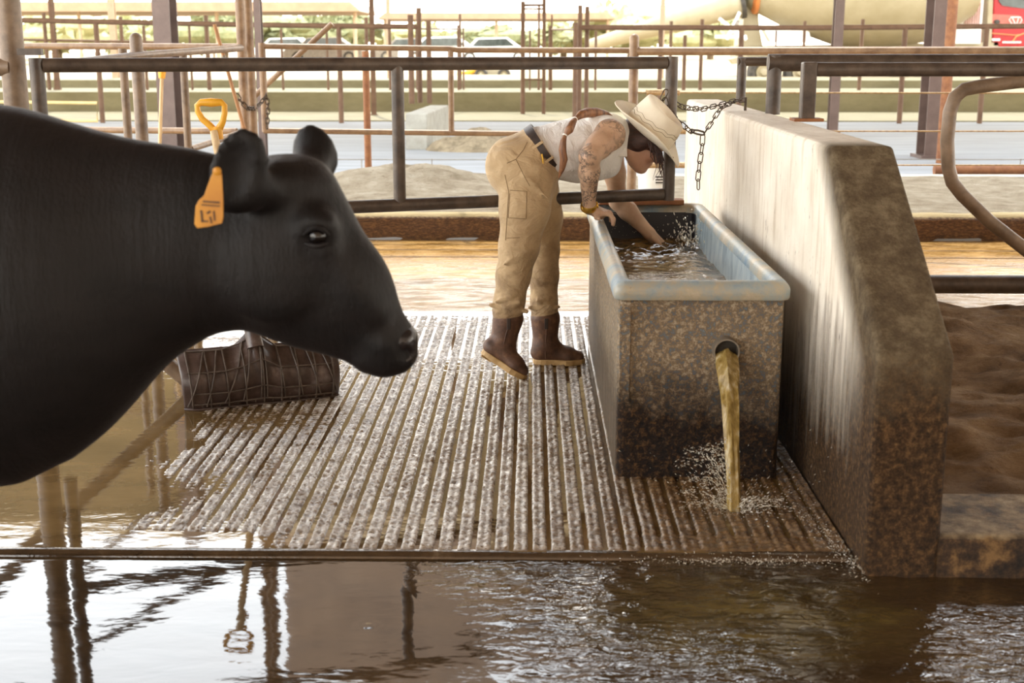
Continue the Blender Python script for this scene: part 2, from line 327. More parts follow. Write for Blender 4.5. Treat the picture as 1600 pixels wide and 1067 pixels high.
# ------------------------------------------------------------------ mesh helpers
def tag(o, label=None, cat=None, group=None, kind=None):
    for k, v in (('label', label), ('category', cat), ('group', group), ('kind', kind)):
        if v: o[k] = v
    return o
def empty(name, loc, label=None, cat=None, group=None, kind=None):
    o = bpy.data.objects.new(name, None); COL.objects.link(o); o.location = loc; o.empty_display_size = 0.1
    return tag(o, label, cat, group, kind)
def wloc(o):
    v = Vector((0, 0, 0))
    while o is not None:
        v += o.location; o = o.parent
    return v
def link_mesh(name, me, mat, parent=None, origin=None):
    """verts of me are in world space; the object is put at its base (or on its parent)"""
    o = bpy.data.objects.new(name, me); COL.objects.link(o)
    if parent is not None:
        o.parent = parent; off = wloc(parent)
    else:
        n = len(me.vertices); a = np.empty(n * 3, np.float32); me.vertices.foreach_get('co', a); a = a.reshape(-1, 3)
        off = Vector(origin) if origin is not None else Vector((float(a[:, 0].mean()), float(a[:, 1].mean()), float(a[:, 2].min())))
        o.location = off
    me.transform(Matrix.Translation(-off))
    if mat: me.materials.append(M[mat] if isinstance(mat, str) else mat)
    return o
class MB:
    def __init__(s): s.v = []; s.f = []; s.sm = []
    def add(s, vs, fs, smooth=True):
        b = len(s.v); s.v += [tuple(p) for p in vs]; s.f += [tuple(i + b for i in f) for f in fs]; s.sm += [smooth] * len(fs); return s
    def box(s, c, h, rz=0.0, M3=None):
        R = M3 or Matrix.Rotation(rz, 3, 'Z'); c = Vector(c)
        vs = [c + R @ Vector((h[0] * i, h[1] * j, h[2] * k)) for i in (-1, 1) for j in (-1, 1) for k in (-1, 1)]
        return s.add(vs, [(0, 1, 3, 2), (4, 6, 7, 5), (0, 4, 5, 1), (2, 3, 7, 6), (0, 2, 6, 4), (1, 5, 7, 3)], False)
    def tube(s, pts, r, n=12, cap=True, closed=False, rad2=None):
        pts = [Vector(p) for p in pts]; N = len(pts)
        rs = list(r) if hasattr(r, '__len__') else [r] * N
        vs = []; up = None
        for i, p in enumerate(pts):
            if closed: t = pts[(i + 1) % N] - pts[i - 1]
            else: t = pts[min(i + 1, N - 1)] - pts[max(i - 1, 0)]
            t.normalize()
            if up is None:
                up = Vector((0, 0, 1)) if abs(t.z) < 0.9 else Vector((0, 1, 0))
            a = t.cross(up)
            if a.length < 1e-6: a = t.orthogonal()
            a.normalize(); b = a.cross(t); up = b
            k = 1.0
            if not closed and 0 < i < N - 1:
                d1 = (pts[i] - pts[i - 1]).normalized(); k = 1 / max(0.6, d1.dot(t))
            for j in range(n):
                q = 2 * math.pi * j / n
                vs.append(p + (a * math.cos(q) * k + b * math.sin(q)) * rs[i])
        fs = []
        for i in range(N if closed else N - 1):
            for j in range(n):
                i2 = (i + 1) % N
                fs.append((i * n + j, i * n + (j + 1) % n, i2 * n + (j + 1) % n, i2 * n + j))
        if cap and not closed:
            fs.append(tuple(range(n - 1, -1, -1))); fs.append(tuple(range((N - 1) * n, N * n)))
        return s.add(vs, fs)
    def cyl(s, a, b, r, n=14): return s.tube([a, b], r, n)
    def lathe(s, c, axis, prof, n=20):
        """prof: (distance along axis, radius)"""
        axis = Vector(axis).normalized(); c = Vector(c); a = axis.orthogonal().normalized(); b = axis.cross(a)
        vs = [c + axis * h + (a * math.cos(2 * math.pi * j / n) + b * math.sin(2 * math.pi * j / n)) * max(r, 1e-4) for h, r in prof for j in range(n)]
        fs = [(i * n + j, i * n + (j + 1) % n, (i + 1) * n + (j + 1) % n, (i + 1) * n + j) for i in range(len(prof) - 1) for j in range(n)]
        fs += [tuple(range(n - 1, -1, -1)), tuple(range((len(prof) - 1) * n, len(prof) * n))]
        return s.add(vs, fs)
    def prism(s, pts, depth):
        """pts: closed polygon (3D), extruded by the vector depth"""
        d = Vector(depth); pts = [Vector(p) for p in pts]; n = len(pts)
        return s.add(pts + [p + d for p in pts], [tuple(range(n - 1, -1, -1)), tuple(range(n, 2 * n))] + [(i, (i + 1) % n, (i + 1) % n + n, i + n) for i in range(n)], False)
    def ball(s, c, r, n=8, m=6, sc=(1, 1, 1)):
        c = Vector(c); vs = [c + Vector((0, 0, r * sc[2]))]
        for i in range(1, m):
            th = math.pi * i / m
            vs += [c + Vector((r * sc[0] * math.sin(th) * math.cos(2 * math.pi * j / n), r * sc[1] * math.sin(th) * math.sin(2 * math.pi * j / n), r * sc[2] * math.cos(th))) for j in range(n)]
        vs.append(c - Vector((0, 0, r * sc[2]))); L = len(vs) - 1
        fs = [(0, 1 + j, 1 + (j + 1) % n) for j in range(n)]
        for i in range(m - 2):
            fs += [(1 + i * n + j, 1 + (i + 1) * n + j, 1 + (i + 1) * n + (j + 1) % n, 1 + i * n + (j + 1) % n) for j in range(n)]
        fs += [(L, 1 + (m - 2) * n + (j + 1) % n, 1 + (m - 2) * n + j) for j in range(n)]
        return s.add(vs, fs)
    def grid(s, fn, nu, nv, closed_u=False):
        vs = [fn(i / (nu if closed_u else nu - 1), j / (nv - 1)) for i in range(nu) for j in range(nv)]
        fs = [(i * nv + j, ((i + 1) % nu) * nv + j, ((i + 1) % nu) * nv + j + 1, i * nv + j + 1) for i in range(nu if closed_u else nu - 1) for j in range(nv - 1)]
        return s.add(vs, fs)
    def build(s, name, mat, parent=None, origin=None, fix=True, bevel=0.0, solid=0.0, sub=0):
        me = bpy.data.meshes.new(name); me.from_pydata([tuple(v) for v in s.v], [], s.f)
        me.polygons.foreach_set('use_smooth', s.sm)
        if fix:
            bm = bmesh.new(); bm.from_mesh(me); bmesh.ops.recalc_face_normals(bm, faces=bm.faces); bm.to_mesh(me); bm.free()
        o = link_mesh(name, me, mat, parent, origin)
        if solid:
            q = o.modifiers.new('Solidify', 'SOLIDIFY'); q.thickness = solid; q.offset = 0
        if bevel:
            q = o.modifiers.new('Bevel', 'BEVEL'); q.width = bevel; q.segments = 3; q.limit_method = 'ANGLE'; q.angle_limit = math.radians(40)
        if sub:
            q = o.modifiers.new('Subdivision', 'SUBSURF'); q.levels = sub; q.render_levels = sub
        if any(s.sm) and not sub:
            me.set_sharp_from_angle(angle=math.radians(42))
        return o
def arr_mesh(name, V, Fq, smooth=True):
    me = bpy.data.meshes.new(name); nq = len(Fq)
    me.vertices.add(len(V)); me.vertices.foreach_set('co', np.asarray(V, np.float32).ravel())
    me.loops.add(nq * 4); me.loops.foreach_set('vertex_index', np.asarray(Fq, np.int32).ravel())
    me.polygons.add(nq); me.polygons.foreach_set('loop_start', np.arange(0, nq * 4, 4, dtype=np.int32))
    me.polygons.foreach_set('use_smooth', np.full(nq, smooth))
    me.update(calc_edges=True); me.validate(); return me
def height_mesh(name, xs, ys, Z):
    """Z[ix, iy]"""
    X, Y = np.meshgrid(xs, ys, indexing='ij'); V = np.stack([X, Y, Z], -1).reshape(-1, 3)
    nx, ny = len(xs), len(ys); i, j = np.meshgrid(np.arange(nx - 1), np.arange(ny - 1), indexing='ij'); a = (i * ny + j).ravel()
    return arr_mesh(name, V, np.stack([a, a + ny, a + ny + 1, a + 1], -1))
def vnoise(X, Y, seed=0):
    """smooth value noise, about 0..1"""
    r = np.random.default_rng(seed).random((256, 256)); xi = np.floor(X).astype(int); yi = np.floor(Y).astype(int)
    fx = X - xi; fy = Y - yi; fx = fx * fx * (3 - 2 * fx); fy = fy * fy * (3 - 2 * fy)
    g = lambda a, b: r[a % 256, b % 256]
    return (g(xi, yi) * (1 - fx) + g(xi + 1, yi) * fx) * (1 - fy) + (g(xi, yi + 1) * (1 - fx) + g(xi + 1, yi + 1) * fx) * fy
def fbm(X, Y, seed=0, o=4):
    t = 0; a = 0.5
    for k in range(o): t = t + a * vnoise(X * 2 ** k, Y * 2 ** k, seed + k); a *= 0.5
    return t
# organic bodies: smooth union of round cones / ellipsoids meshed with surface nets
class SDF:
    def __init__(s, lo, hi, h):
        s.lo = np.array(lo, np.float32); s.h = h
        s.n = np.ceil((np.array(hi) - s.lo) / h).astype(int) + 1; s.F = np.full(s.n, 1.0, np.float32)
    def _sub(s, lo, hi):
        a = np.clip(np.floor((np.array(lo) - s.lo) / s.h).astype(int), 0, s.n); b = np.clip(np.ceil((np.array(hi) - s.lo) / s.h).astype(int) + 1, 0, s.n)
        sl = tuple(slice(int(p), int(q)) for p, q in zip(a, b))
        g = [s.lo[i] + s.h * np.arange(a[i], b[i], dtype=np.float32) for i in range(3)]
        return sl, np.meshgrid(*g, indexing='ij', sparse=True)
    def _mix(s, sl, d, k, cut):
        f = s.F[sl]
        if cut:
            d = -d; hh = np.clip(0.5 - 0.5 * (d - f) / k, 0, 1); s.F[sl] = d * (1 - hh) + f * hh + k * hh * (1 - hh)
        else:
            hh = np.clip(0.5 + 0.5 * (d - f) / k, 0, 1); s.F[sl] = d * (1 - hh) + f * hh - k * hh * (1 - hh)
    def cone(s, a, b, ra, rb, k=0.02, lat=1.0, cut=False):
        """lat: sideways (world y) stretch of the section"""
        a = np.array(a, np.float32); b = np.array(b, np.float32); m = max(ra, rb) * max(1, lat) + k * 2 + 3 * s.h
        sl, (X, Y, Z) = s._sub(np.minimum(a, b) - m, np.maximum(a, b) + m)
        if 0 in [x.stop - x.start for x in sl]: return s
        d = b - a; L2 = float(d @ d) + 1e-9
        # section squeezed in y around the axis line
        t = np.clip(((X - a[0]) * d[0] + (Y - a[1]) * d[1] + (Z - a[2]) * d[2]) / L2, 0, 1)
        ex = X - a[0] - t * d[0]; ey = (Y - a[1] - t * d[1]) / lat; ez = Z - a[2] - t * d[2]
        D = np.sqrt(ex * ex + ey * ey + ez * ez) - (ra + (rb - ra) * t)
        s._mix(sl, D * min(1.0, lat), k, cut); return s
    def chain(s, pts, rs, k=0.02, lat=1.0):
        for i in range(len(pts) - 1):
            l = lat[i] if hasattr(lat, '__len__') else lat
            s.cone(pts[i], pts[i + 1], rs[i], rs[i + 1], k, l)
        return s
    def ell(s, c, r, R=None, k=0.02, cut=False):
        c = np.array(c, np.float32); r = np.array(r, np.float32); m = float(r.max()) + k * 2 + 3 * s.h
        sl, (X, Y, Z) = s._sub(c - m, c + m)
        if 0 in [x.stop - x.start for x in sl]: return s
        X = X - c[0]; Y = Y - c[1]; Z = Z - c[2]
        if R is not None:
            R = np.array(R, np.float32)            # rows are the local axes
            X, Y, Z = (R[i][0] * X + R[i][1] * Y + R[i][2] * Z for i in range(3))
        q = np.sqrt((X / r[0]) ** 2 + (Y / r[1]) ** 2 + (Z / r[2]) ** 2)
        g = np.sqrt((X / r[0] ** 2) ** 2 + (Y / r[1] ** 2) ** 2 + (Z / r[2] ** 2) ** 2) + 1e-6
        s._mix(sl, np.where(q > 1e-3, q * (q - 1) / g, -r.min()), k, cut); return s
    def mesh(s, name, smooth=1):
        Fv = s.F; sg = Fv < 0; nx, ny, nz = s.n
        c = np.zeros((nx - 1, ny - 1, nz - 1), np.uint8)
        for i in (0, 1):
            for j in (0, 1):
                for k in (0, 1): c += sg[i:nx - 1 + i, j:ny - 1 + j, k:nz - 1 + k]
        I = np.argwhere((c > 0) & (c < 8)); idx = np.full(c.shape, -1, np.int32); idx[I[:, 0], I[:, 1], I[:, 2]] = np.arange(len(I))
        off = np.array([(i, j, k) for i in (0, 1) for j in (0, 1) for k in (0, 1)])
        vals = np.stack([Fv[I[:, 0] + o[0], I[:, 1] + o[1], I[:, 2] + o[2]] for o in off], 1)
        acc = np.zeros((len(I), 3)); cnt = np.zeros(len(I))
        for a in range(8):
            for b in range(a + 1, 8):
                if abs(off[a] - off[b]).sum() != 1: continue
                va, vb = vals[:, a], vals[:, b]; x = (va < 0) != (vb < 0)
                t = np.where(x, va / (va - vb + 1e-12), 0)[:, None]
                acc += np.where(x[:, None], off[a] + t * (off[b] - off[a]), 0); cnt += x
        V = s.lo + s.h * (I + acc / cnt[:, None]); Q = []
        for ax in range(3):
            o = [0, 0, 0]; o[ax] = 1; sh = s.n - np.array(o)
            A = sg[:sh[0], :sh[1], :sh[2]]; B = sg[o[0]:, o[1]:, o[2]:]
            E = np.argwhere(A != B); u, w_ = [(1, 2), (2, 0), (0, 1)][ax]
            ok = (E[:, u] > 0) & (E[:, w_] > 0) & (E[:, u] < s.n[u] - 1) & (E[:, w_] < s.n[w_] - 1); E = E[ok]
            def at(du, dw):
                T = E.copy(); T[:, u] -= du; T[:, w_] -= dw; return idx[T[:, 0], T[:, 1], T[:, 2]]
            q = np.stack([at(1, 1), at(0, 1), at(0, 0), at(1, 0)], 1)
            flip = ~A[E[:, 0], E[:, 1], E[:, 2]]; q[flip] = q[flip][:, ::-1]; Q.append(q)
        Q = np.concatenate(Q)
        for _ in range(smooth):
            S = np.zeros_like(V); n = np.zeros(len(V))
            for a in range(4):
                for b in (1, 3):
                    np.add.at(S, Q[:, a], V[Q[:, (a + b) % 4]]); np.add.at(n, Q[:, a], 1)
            V = 0.5 * V + 0.5 * S / np.maximum(n, 1)[:, None]
        return arr_mesh(name, V, Q), V
def slab(name, x0, x1, y0, y1, z0, z1, mat, kind='structure', label=None, cat=None, bevel=0.0, parent=None):
    o = MB().box(((x0 + x1) / 2, (y0 + y1) / 2, (z0 + z1) / 2), (abs(x1 - x0) / 2, abs(y1 - y0) / 2, abs(z1 - z0) / 2)).build(name, mat, parent, bevel=bevel)
    return tag(o, label, cat, None, kind)
#==PART2==
# ================================================================== STRUCTURE
# channel in front (lower), wet alley, stall bed and roads behind
slab('floor_channel', -9, 12, -6, 3.36, -0.30, -0.075, 'channel_concrete', label='dark wet concrete channel floor under the foreground water', cat='floor')
slab('floor_alley', -14, 14, 3.36, 9.46, -0.30, -0.012, 'wet_alley', label='wet tan concrete alley floor shining with light', cat='floor')
def alley_joint(py, name='floor_joint'):
    a = G(300, py); b = G(1700, py)
    o = MB().box(((a.x + b.x) / 2, a.y, -0.0115), ((b.x - a.x) / 2 + 3, 0.008, 0.002)).build(name, 'channel_concrete', bpy.data.objects['floor_alley'])
for py in (387, 398): alley_joint(py)
# grooved platform
GX0, GX1, GY0, GY1 = -1.31, 0.90, 3.385, 6.62
def groove_floor():
    xs = np.arange(GX0, GX1, 0.0052); ys = np.arange(GY0, GY1, 0.0065)
    X, Y = np.meshgrid(xs, ys, indexing='ij')
    wob = 0.006 * (fbm(X * 0.8 + 9, Y * 1.3, 3) - 0.5)
    u = ((X + wob) / 0.0535) % 1.0; row = np.floor((X + wob) / 0.0535)
    prof = np.clip(np.minimum(u, 1 - u) / 0.09 - 0.75, 0, 1)             # narrow groove at each period
    mid = 1 - 0.18 * np.exp(-((u - 0.5) / 0.07) ** 2)                   # faint second line along the ridge
    bead = 0.5 + 0.5 * np.sin(Y * 2 * math.pi / 0.026 + row * 2.1 + 3 * vnoise(X * 6, Y * 5, 8))
    n = fbm(X * 20, Y * 20, 5) * 0.5 + fbm(X * 85, Y * 70, 6, 2) * 0.75; big = fbm(X * 1.7, Y * 1.7, 11)
    top = 0.0072 + 0.017 * (n - 0.53) + 0.0034 * (bead - 0.5)
    # the slab dips under water at the left, at the back and round the scoop
    top -= 0.011 * np.clip((-1.18 + 0.16 * (big - 0.5) * 2 - X) / 0.10, 0, 1)
    top -= 0.0075 * np.exp(-(((X + 1.03) / 0.42) ** 2 + ((Y - 4.66) / 0.20) ** 2))
    top -= 0.006 * np.clip((Y - 6.2) / 0.4, 0, 1) + 0.010 * np.clip((big - 0.56) / 0.1, 0, 1) * np.clip((-X - 0.2) / 0.5, 0, 1) * 0.5
    top -= 0.008 * np.exp(-(((X + 1.15) / 0.16) ** 2 + ((Y - 3.75) / 0.25) ** 2))
    top -= 0.013 * np.clip((3.535 - Y) / 0.03, 0, 1) * np.clip((-0.55 + 0.5 * (big - .5) - X) / 0.35, 0, 1)
    prof = prof * (1 - 0.8 * np.clip((3.52 - Y) / 0.02, 0, 1) * np.clip((X - 0.1) / 0.3, 0, 1)) + 0.6 * np.clip((3.52 - Y) / 0.02, 0, 1) * np.clip((X - 0.1) / 0.3, 0, 1)
    Z = -0.010 + (top + 0.010) * prof * mid
    edge = np.clip((Y - GY0) / 0.02, 0, 1); Z = Z * edge + 0.0 * (1 - edge)
    return link_mesh('floor_grooved', height_mesh('floor_grooved', xs, ys, Z), 'wet_grooved_concrete')
tag(groove_floor(), 'grooved concrete platform with pale wet ridges running away from the camera', 'floor', kind='structure')
# smooth nosing strip at the front edge of the platform
def nosing():
    xs = np.arange(-9, 0.91, 0.02); ys = np.array([3.352, 3.356, 3.360, 3.366, 3.372, 3.38, 3.39, 3.40])
    X, Y = np.meshgrid(xs, ys, indexing='ij'); Z = 0.0005 + 0.003 * (fbm(X * 5, Y * 12, 21) - 0.5)
    Z[:, 0] = -0.075; Z[:, 1] = -0.012; Z[:, 2] = -0.006; Z[:, 3] = -0.002; Z[:, -1] = -0.006
    o = link_mesh('floor_edge', height_mesh('floor_edge', xs, ys, Z), 'wet_edge'); return o
m = NT('wet_edge'); _v = m.world(); _n = m.noise(_v, 9, 8, 0.7)
m.base(m.ramp(_n, [(0.3, rgb(44, 32, 19)), (0.6, rgb(74, 57, 38)), (0.8, rgb(120, 104, 84))]))
m.set(IOR=1.7); m.rough(m.ramp(m.noise(_v, 14, 6), [(0.35, (0.03,) * 3 + (1,)), (0.7, (0.14,) * 3 + (1,))])); m.bump(m.noise(_v, 45, 5), 0.22, 0.006); M['wet_edge'] = m.m
tag(nosing(), 'smooth wet concrete edge strip along the front of the grooved platform', 'floor', kind='structure')
# standing water over the left of the platform and in its grooves
def flat_water(name, x0, x1, y0, y1, z, mat, label, n=(60, 60), amp=0.0004):
    xs = np.linspace(x0, x1, n[0]); ys = np.linspace(y0, y1, n[1]); X, Y = np.meshgrid(xs, ys, indexing='ij')
    return tag(link_mesh(name, height_mesh(name, xs, ys, z + amp * (fbm(X * 2, Y * 6, 31) - 0.5)), mat), label, 'water', kind='stuff')
flat_water('standing_water', -9, 0.9, 3.375, 6.75, 0.0, 'pool_water', 'still muddy water lying over the platform grooves and left floor', (160, 120), 0.0008)
# channel water: calm at the left, churned below the spout
def channel_water():
    xs = np.linspace(-3.2, 3.2, 640); ys = np.concatenate([np.linspace(-3, 1.6, 20)[:-1], np.linspace(1.6, 3.36, 300)])
    X, Y = np.meshgrid(xs, ys, indexing='ij'); S = (0.66, 3.40)
    d = np.hypot(X - S[0], Y - S[1])
    act = np.clip((X + 0.35 - 0.35 * (3.4 - Y)) / 0.7, 0, 1) ** 1.3
    Z = 0.0006 * (fbm(X * 3, Y * 8, 41) - 0.5)
    wx = X + 0.10 * fbm(X * 4, Y * 4, 48); wy = Y + 0.10 * fbm(X * 4, Y * 4, 49)
    dd = np.hypot(wx - S[0] - .05, wy - S[1] - .05)
    Z += act * 0.0012 * np.exp(-dd * 0.5) * np.sin(dd * 75)
    Z += act * 0.0050 * (fbm(wx * 8, wy * 15, 44, 3) - 0.45) + act * 0.0035 * (fbm(wx * 24, wy * 40, 47, 3) - 0.45)
    Z += act * 0.0016 * np.sin(wy * 210 + 6 * fbm(X * 7, Y * 2, 52)) * (fbm(X * 5, Y * 3, 53) - .2)
    Z += 0.022 * np.exp(-((d - 0.30) / 0.05) ** 2) * (fbm(X * 16, Y * 16, 45) - 0.25) * np.clip(act + .2, 0, 1)
    for cx, cy, a, w_ in ((-0.40, 2.93, 0.0005, .03), (0.0, 2.70, 0.0006, .05), (-0.18, 3.13, .0005, .025)):
        r = np.hypot(X - cx, (Y - cy) * 1.0); Z += a * np.sin(r * 190) * np.exp(-(r / w_) ** 2)
    q = (X + 0.05) - 0.30 * (3.36 - Y) + 0.10 * (fbm(X * 5, Y * 5, 55) - .5); Z += 0.0016 * np.exp(-(q / 0.03) ** 2) * np.clip((3.4 - Y) * 3, 0, 1)
    return link_mesh('channel_water', height_mesh('channel_water', xs, ys, -0.015 + Z), 'channel_water')
tag(channel_water(), 'brown water in the foreground channel, calm left and rippled right', 'water', kind='stuff')
# stall divider wall (long, its near end battered back)
def divider():
    x0, x1, yb, yt, yf, zt, zk = 0.905, 1.105, 3.25, 3.95, 7.62, 1.09, 0.605
    side = [(yb, -0.3), (yb, zk), (yt, zt), (yf, zt), (yf, -0.3)]
    mb = MB(); n = len(side)
    vs = [(x0, a, b) for a, b in side] + [(x1, a, b) for a, b in side]
    mb.add(vs, [tuple(range(n)), tuple(range(2 * n - 1, n - 1, -1))] + [(i, i + n, (i + 1) % n + n, (i + 1) % n) for i in range(n)], False)
    o = mb.build('wall_right', 'wall_concrete', bevel=0.02); return o
tag(divider(), 'stained pale concrete divider wall beside the trough', 'wall', kind='structure')
slab('curb_right', 1.09, 5.5, 3.25, 3.60, -0.3, 0.105, 'curb_dirty', label='dirt caked concrete curb right of the divider wall', cat='curb', bevel=0.02)
def sand_right():
    xs = np.linspace(1.107, 5.4, 150); ys = np.linspace(3.52, 6.5, 140); X, Y = np.meshgrid(xs, ys, indexing='ij')
    Z = 0.085 + 0.05 * np.clip((Y - 3.6) / 2.6, 0, 1) + 0.16 * (fbm(X * 2.2, Y * 2.6, 61) - 0.48) * np.clip((Y - 3.5) * 2, 0, 1) + 0.05 * (fbm(X * 9, Y * 9, 63) - 0.48)
    Z -= 0.09 * np.exp(-(((X - 1.75) / 0.5) ** 2 + ((Y - 5.2) / 0.4) ** 2)) * 0.6
    Z[:, -1] = -0.05
    return link_mesh('sand_bed', height_mesh('sand_bed', xs, ys, Z), 'sand_brown')
tag(sand_right(), 'brown trampled sand bedding right of the divider wall', 'sand', kind='stuff')
# curb and sand beyond the alley
def far_curb():
    xs = np.arange(-12, 12, 0.06); prof = [(9.46, -0.1), (9.455, 0.0), (9.44, 0.05), (9.455, 0.10), (9.46, 0.145), (9.49, 0.178), (9.56, 0.182), (9.7, 0.17)]
    V = np.array([[(x, y + 0.012 * (vnoise(np.array(x * 7.), np.array(k * 3.1), 71) - .5) * 2, z + 0.012 * (vnoise(np.array(x * 5.), np.array(k * 1.7), 72) - .5)) for k, (y, z) in enumerate(prof)] for x in xs])
    n = len(prof); i, j = np.meshgrid(np.arange(len(xs) - 1), np.arange(n - 1), indexing='ij'); a = (i * n + j).ravel()
    return link_mesh('curb_back', arr_mesh('curb_back', V.reshape(-1, 3), np.stack([a, a + n, a + n + 1, a + 1], -1)), 'curb_crust_sunlit')
tag(far_curb(), 'long brown crusted curb across the back of the wet alley', 'curb', kind='structure')
def sand_back():
    xs = np.linspace(-12, 12, 240); ys = np.linspace(9.5, 13.0, 80); X, Y = np.meshgrid(xs, ys, indexing='ij')
    Z = 0.175 + 0.06 * (fbm(X * 2.5, Y * 2.5, 81) - 0.48) * np.clip((Y - 9.5) * 4, 0, 1)
    Z += 0.17 * np.exp(-(((X + 1.15) / 0.75) ** 2 + ((Y - 11.6) / 0.9) ** 2)) * (0.6 + 0.8 * fbm(X * 5, Y * 5, 82))
    Z -= 0.10 * np.clip((Y - 12.4) / 0.6, 0, 1)
    return link_mesh('sand_heap', height_mesh('sand_heap', xs, ys, Z), 'sand_pale')
tag(sand_back(), 'pale sunlit sand bedding heaped behind the back curb', 'sand', kind='stuff')
slab('floor_road', -40, 40, 9.46, 28.0, -0.3, 0.03, 'road_grey', label='pale grey concrete feed road crossing behind the sand', cat='floor')
slab('curb_low', -30, 30, 13.0, 13.25, 0.03, 0.12, 'block_concrete', label='low grey concrete strip at the near side of the road', cat='curb')
slab('wall_feed_bunk', -45, 45, 28.0, 31.0, -0.3, 0.46, 'bunk_concrete', label='long low olive concrete feed bunk wall, nearer step', cat='wall')
slab('wall_bunk_upper', -45, 45, 31.0, 33.0, -0.3, 0.64, 'bunk_concrete', label='long olive concrete bunk wall, farther upper step', cat='wall')
slab('floor_strip', -45, 45, 24.5, 28.0, 0.025, 0.05, 'bunk_concrete', label='dusty tan apron in front of the feed bunk', cat='floor')
slab('floor_lot', -160, 160, 33.0, 260, -0.5, 0.60, 'lot_dust', label='bright dusty lot far behind the pens', cat='floor')
# shade roofs over the stalls: this barn's roof and the next one, their columns stand in view
slab('roof_near', -6.5, 30, -40, 10.0, 4.6, 4.72, 'roof_metal', label='metal shade roof over the foreground stalls', cat='roof')  # rear run lengthened to cut light from behind the camera
slab('wall_back_added', -6.5, 30, -18.2, -18, -0.3, 4.6, 'roof_metal', label='added unseen metal wall behind the viewer cutting light from there', cat='wall')  # added unseen wall, holds back light from behind the camera
slab('roof_next', -30, 30, 17.0, 27.0, 5.2, 5.32, 'roof_underside', label='metal shade roof over the feed road', cat='roof')
slab('wall_gable', -3.50, 30, 17.0, 17.1, 5.32, 7.7, 'roof_metal', label='grey metal gable panel above the feed road roof', cat='wall')
#==PART3==
# ================================================================== THE TROUGH
TX0, TX1, TY0, TY1, TZ = 0.268, 0.822, 3.995, 6.12, 0.66
def build_trough():
    t = empty('water_trough', ((TX0 + TX1) / 2, (TY0 + TY1) / 2, 0), 'tall stained blue-grey water trough with mud crust and outlet pipe', 'trough')
    def ring(x0, x1, y0, y1, z, r, n=5):
        pts = []
        for cx, cy, a0 in ((x1 - r, y0 + r, -90), (x1 - r, y1 - r, 0), (x0 + r, y1 - r, 90), (x0 + r, y0 + r, 180)):
            pts += [(cx + r * math.cos(math.radians(a0 + 90 * k / n)), cy + r * math.sin(math.radians(a0 + 90 * k / n)), z) for k in range(n + 1)]
        return pts
    # outer shell, subdivided walls that bow a little
    mb = MB(); e = 0.012; rows = []
    zs = [0.0, 0.02, 0.1, 0.2, 0.3, 0.4, 0.5, 0.604]
    for z in zs: rows.append(ring(TX0 + e, TX1 - e, TY0 + e, TY1 - e, z, 0.025))
    n = len(rows[0]); mb.add([p for r in rows for p in r], [(i * n + j, i * n + (j + 1) % n, (i + 1) * n + (j + 1) % n, (i + 1) * n + j) for i in range(len(zs) - 1) for j in range(n)] + [tuple(range(n - 1, -1, -1))])
    mb.build('shell', 'trough_shell', t)
    # rim: rounded lip all the way round, outside face down, over the top and into the basin
    prof = [(0.0, 0.600), (-0.004, 0.606), (-0.005, 0.632), (0.0, 0.645), (0.010, 0.657), (0.024, 0.662), (0.040, 0.658), (0.050, 0.646), (0.055, 0.62)]
    mb = MB(); rows = [ring(TX0 + d, TX1 - d, TY0 + d, TY1 - d, z, 0.035) for d, z in prof]
    mb.add([p for r in rows for p in r], [(i * n + j, i * n + (j + 1) % n, (i + 1) * n + (j + 1) % n, (i + 1) * n + j) for i in range(len(prof) - 1) for j in range(n)])
    mb.build('rim', 'trough_rim', t)
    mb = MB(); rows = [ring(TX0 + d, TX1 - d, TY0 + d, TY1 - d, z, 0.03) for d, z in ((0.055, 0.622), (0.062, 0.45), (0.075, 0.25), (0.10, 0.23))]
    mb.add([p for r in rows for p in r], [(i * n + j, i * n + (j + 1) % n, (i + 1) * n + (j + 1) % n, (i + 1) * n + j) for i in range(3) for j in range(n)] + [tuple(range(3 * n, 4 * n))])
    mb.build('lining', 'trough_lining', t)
    # corner strap on the near left edge
    MB().box((TX0 + 0.034, TY0 + 0.009, 0.42), (0.018, 0.005, 0.16)).build('corner_strap', 'trough_shell', t, bevel=0.003)
    # outlet pipe
    c = P(1133, 546, TY0); r = 0.042
    mb = MB()
    for rr, flip in ((r, 0), (r - 0.005, 1)):
        mb.tube([(c.x, TY0 + 0.03, c.z), (c.x, TY0 - 0.035, c.z)], rr, 24, cap=False)
    k = 24; mb.add([], [])
    mb.f += [(k + j, k + (j + 1) % k, 3 * k + (j + 1) % k, 3 * k + j) for j in range(k)]; mb.sm += [True] * k
    o = mb.build('outlet_pipe', 'dull_steel', t)
    MB().lathe((c.x, TY0 + 0.006, c.z), (0, -1, 0), [(0, 0.036), (0.004, 0.036)], 20).build('outlet_mouth', 'rubber', t)  # dark disc standing in for the shaded inside of the pipe
    # worn inlet board over the far end, with float box
    MB().box((0.52, TY1 - 0.05, 0.672), (0.20, 0.045, 0.012)).build('end_board', 'pipe_rust', t, bevel=0.004)
    return c
SPOUT = build_trough()
WZ = 0.50
def trough_water():
    xs = np.linspace(TX0 + 0.057, TX1 - 0.057, 110); ys = np.linspace(TY0 + 0.057, TY1 - 0.057, 260); X, Y = np.meshgrid(xs, ys, indexing='ij')
    h = P(1022, 378, 5.9); d = np.hypot(X - h.x, Y - 5.75)
    Z = WZ + 0.020 * (fbm(X * 9, Y * 7, 91) - 0.47) + 0.012 * np.sin(d * 70) * np.exp(-d * 5) + 0.02 * (fbm(X * 22, Y * 22, 95, 3) - 0.45) * np.exp(-(d / 0.5) ** 2)
    return link_mesh('trough_water', height_mesh('trough_water', xs, ys, Z), 'trough_water')
tag(trough_water(), 'choppy brown water filling the trough', 'water', kind='stuff')
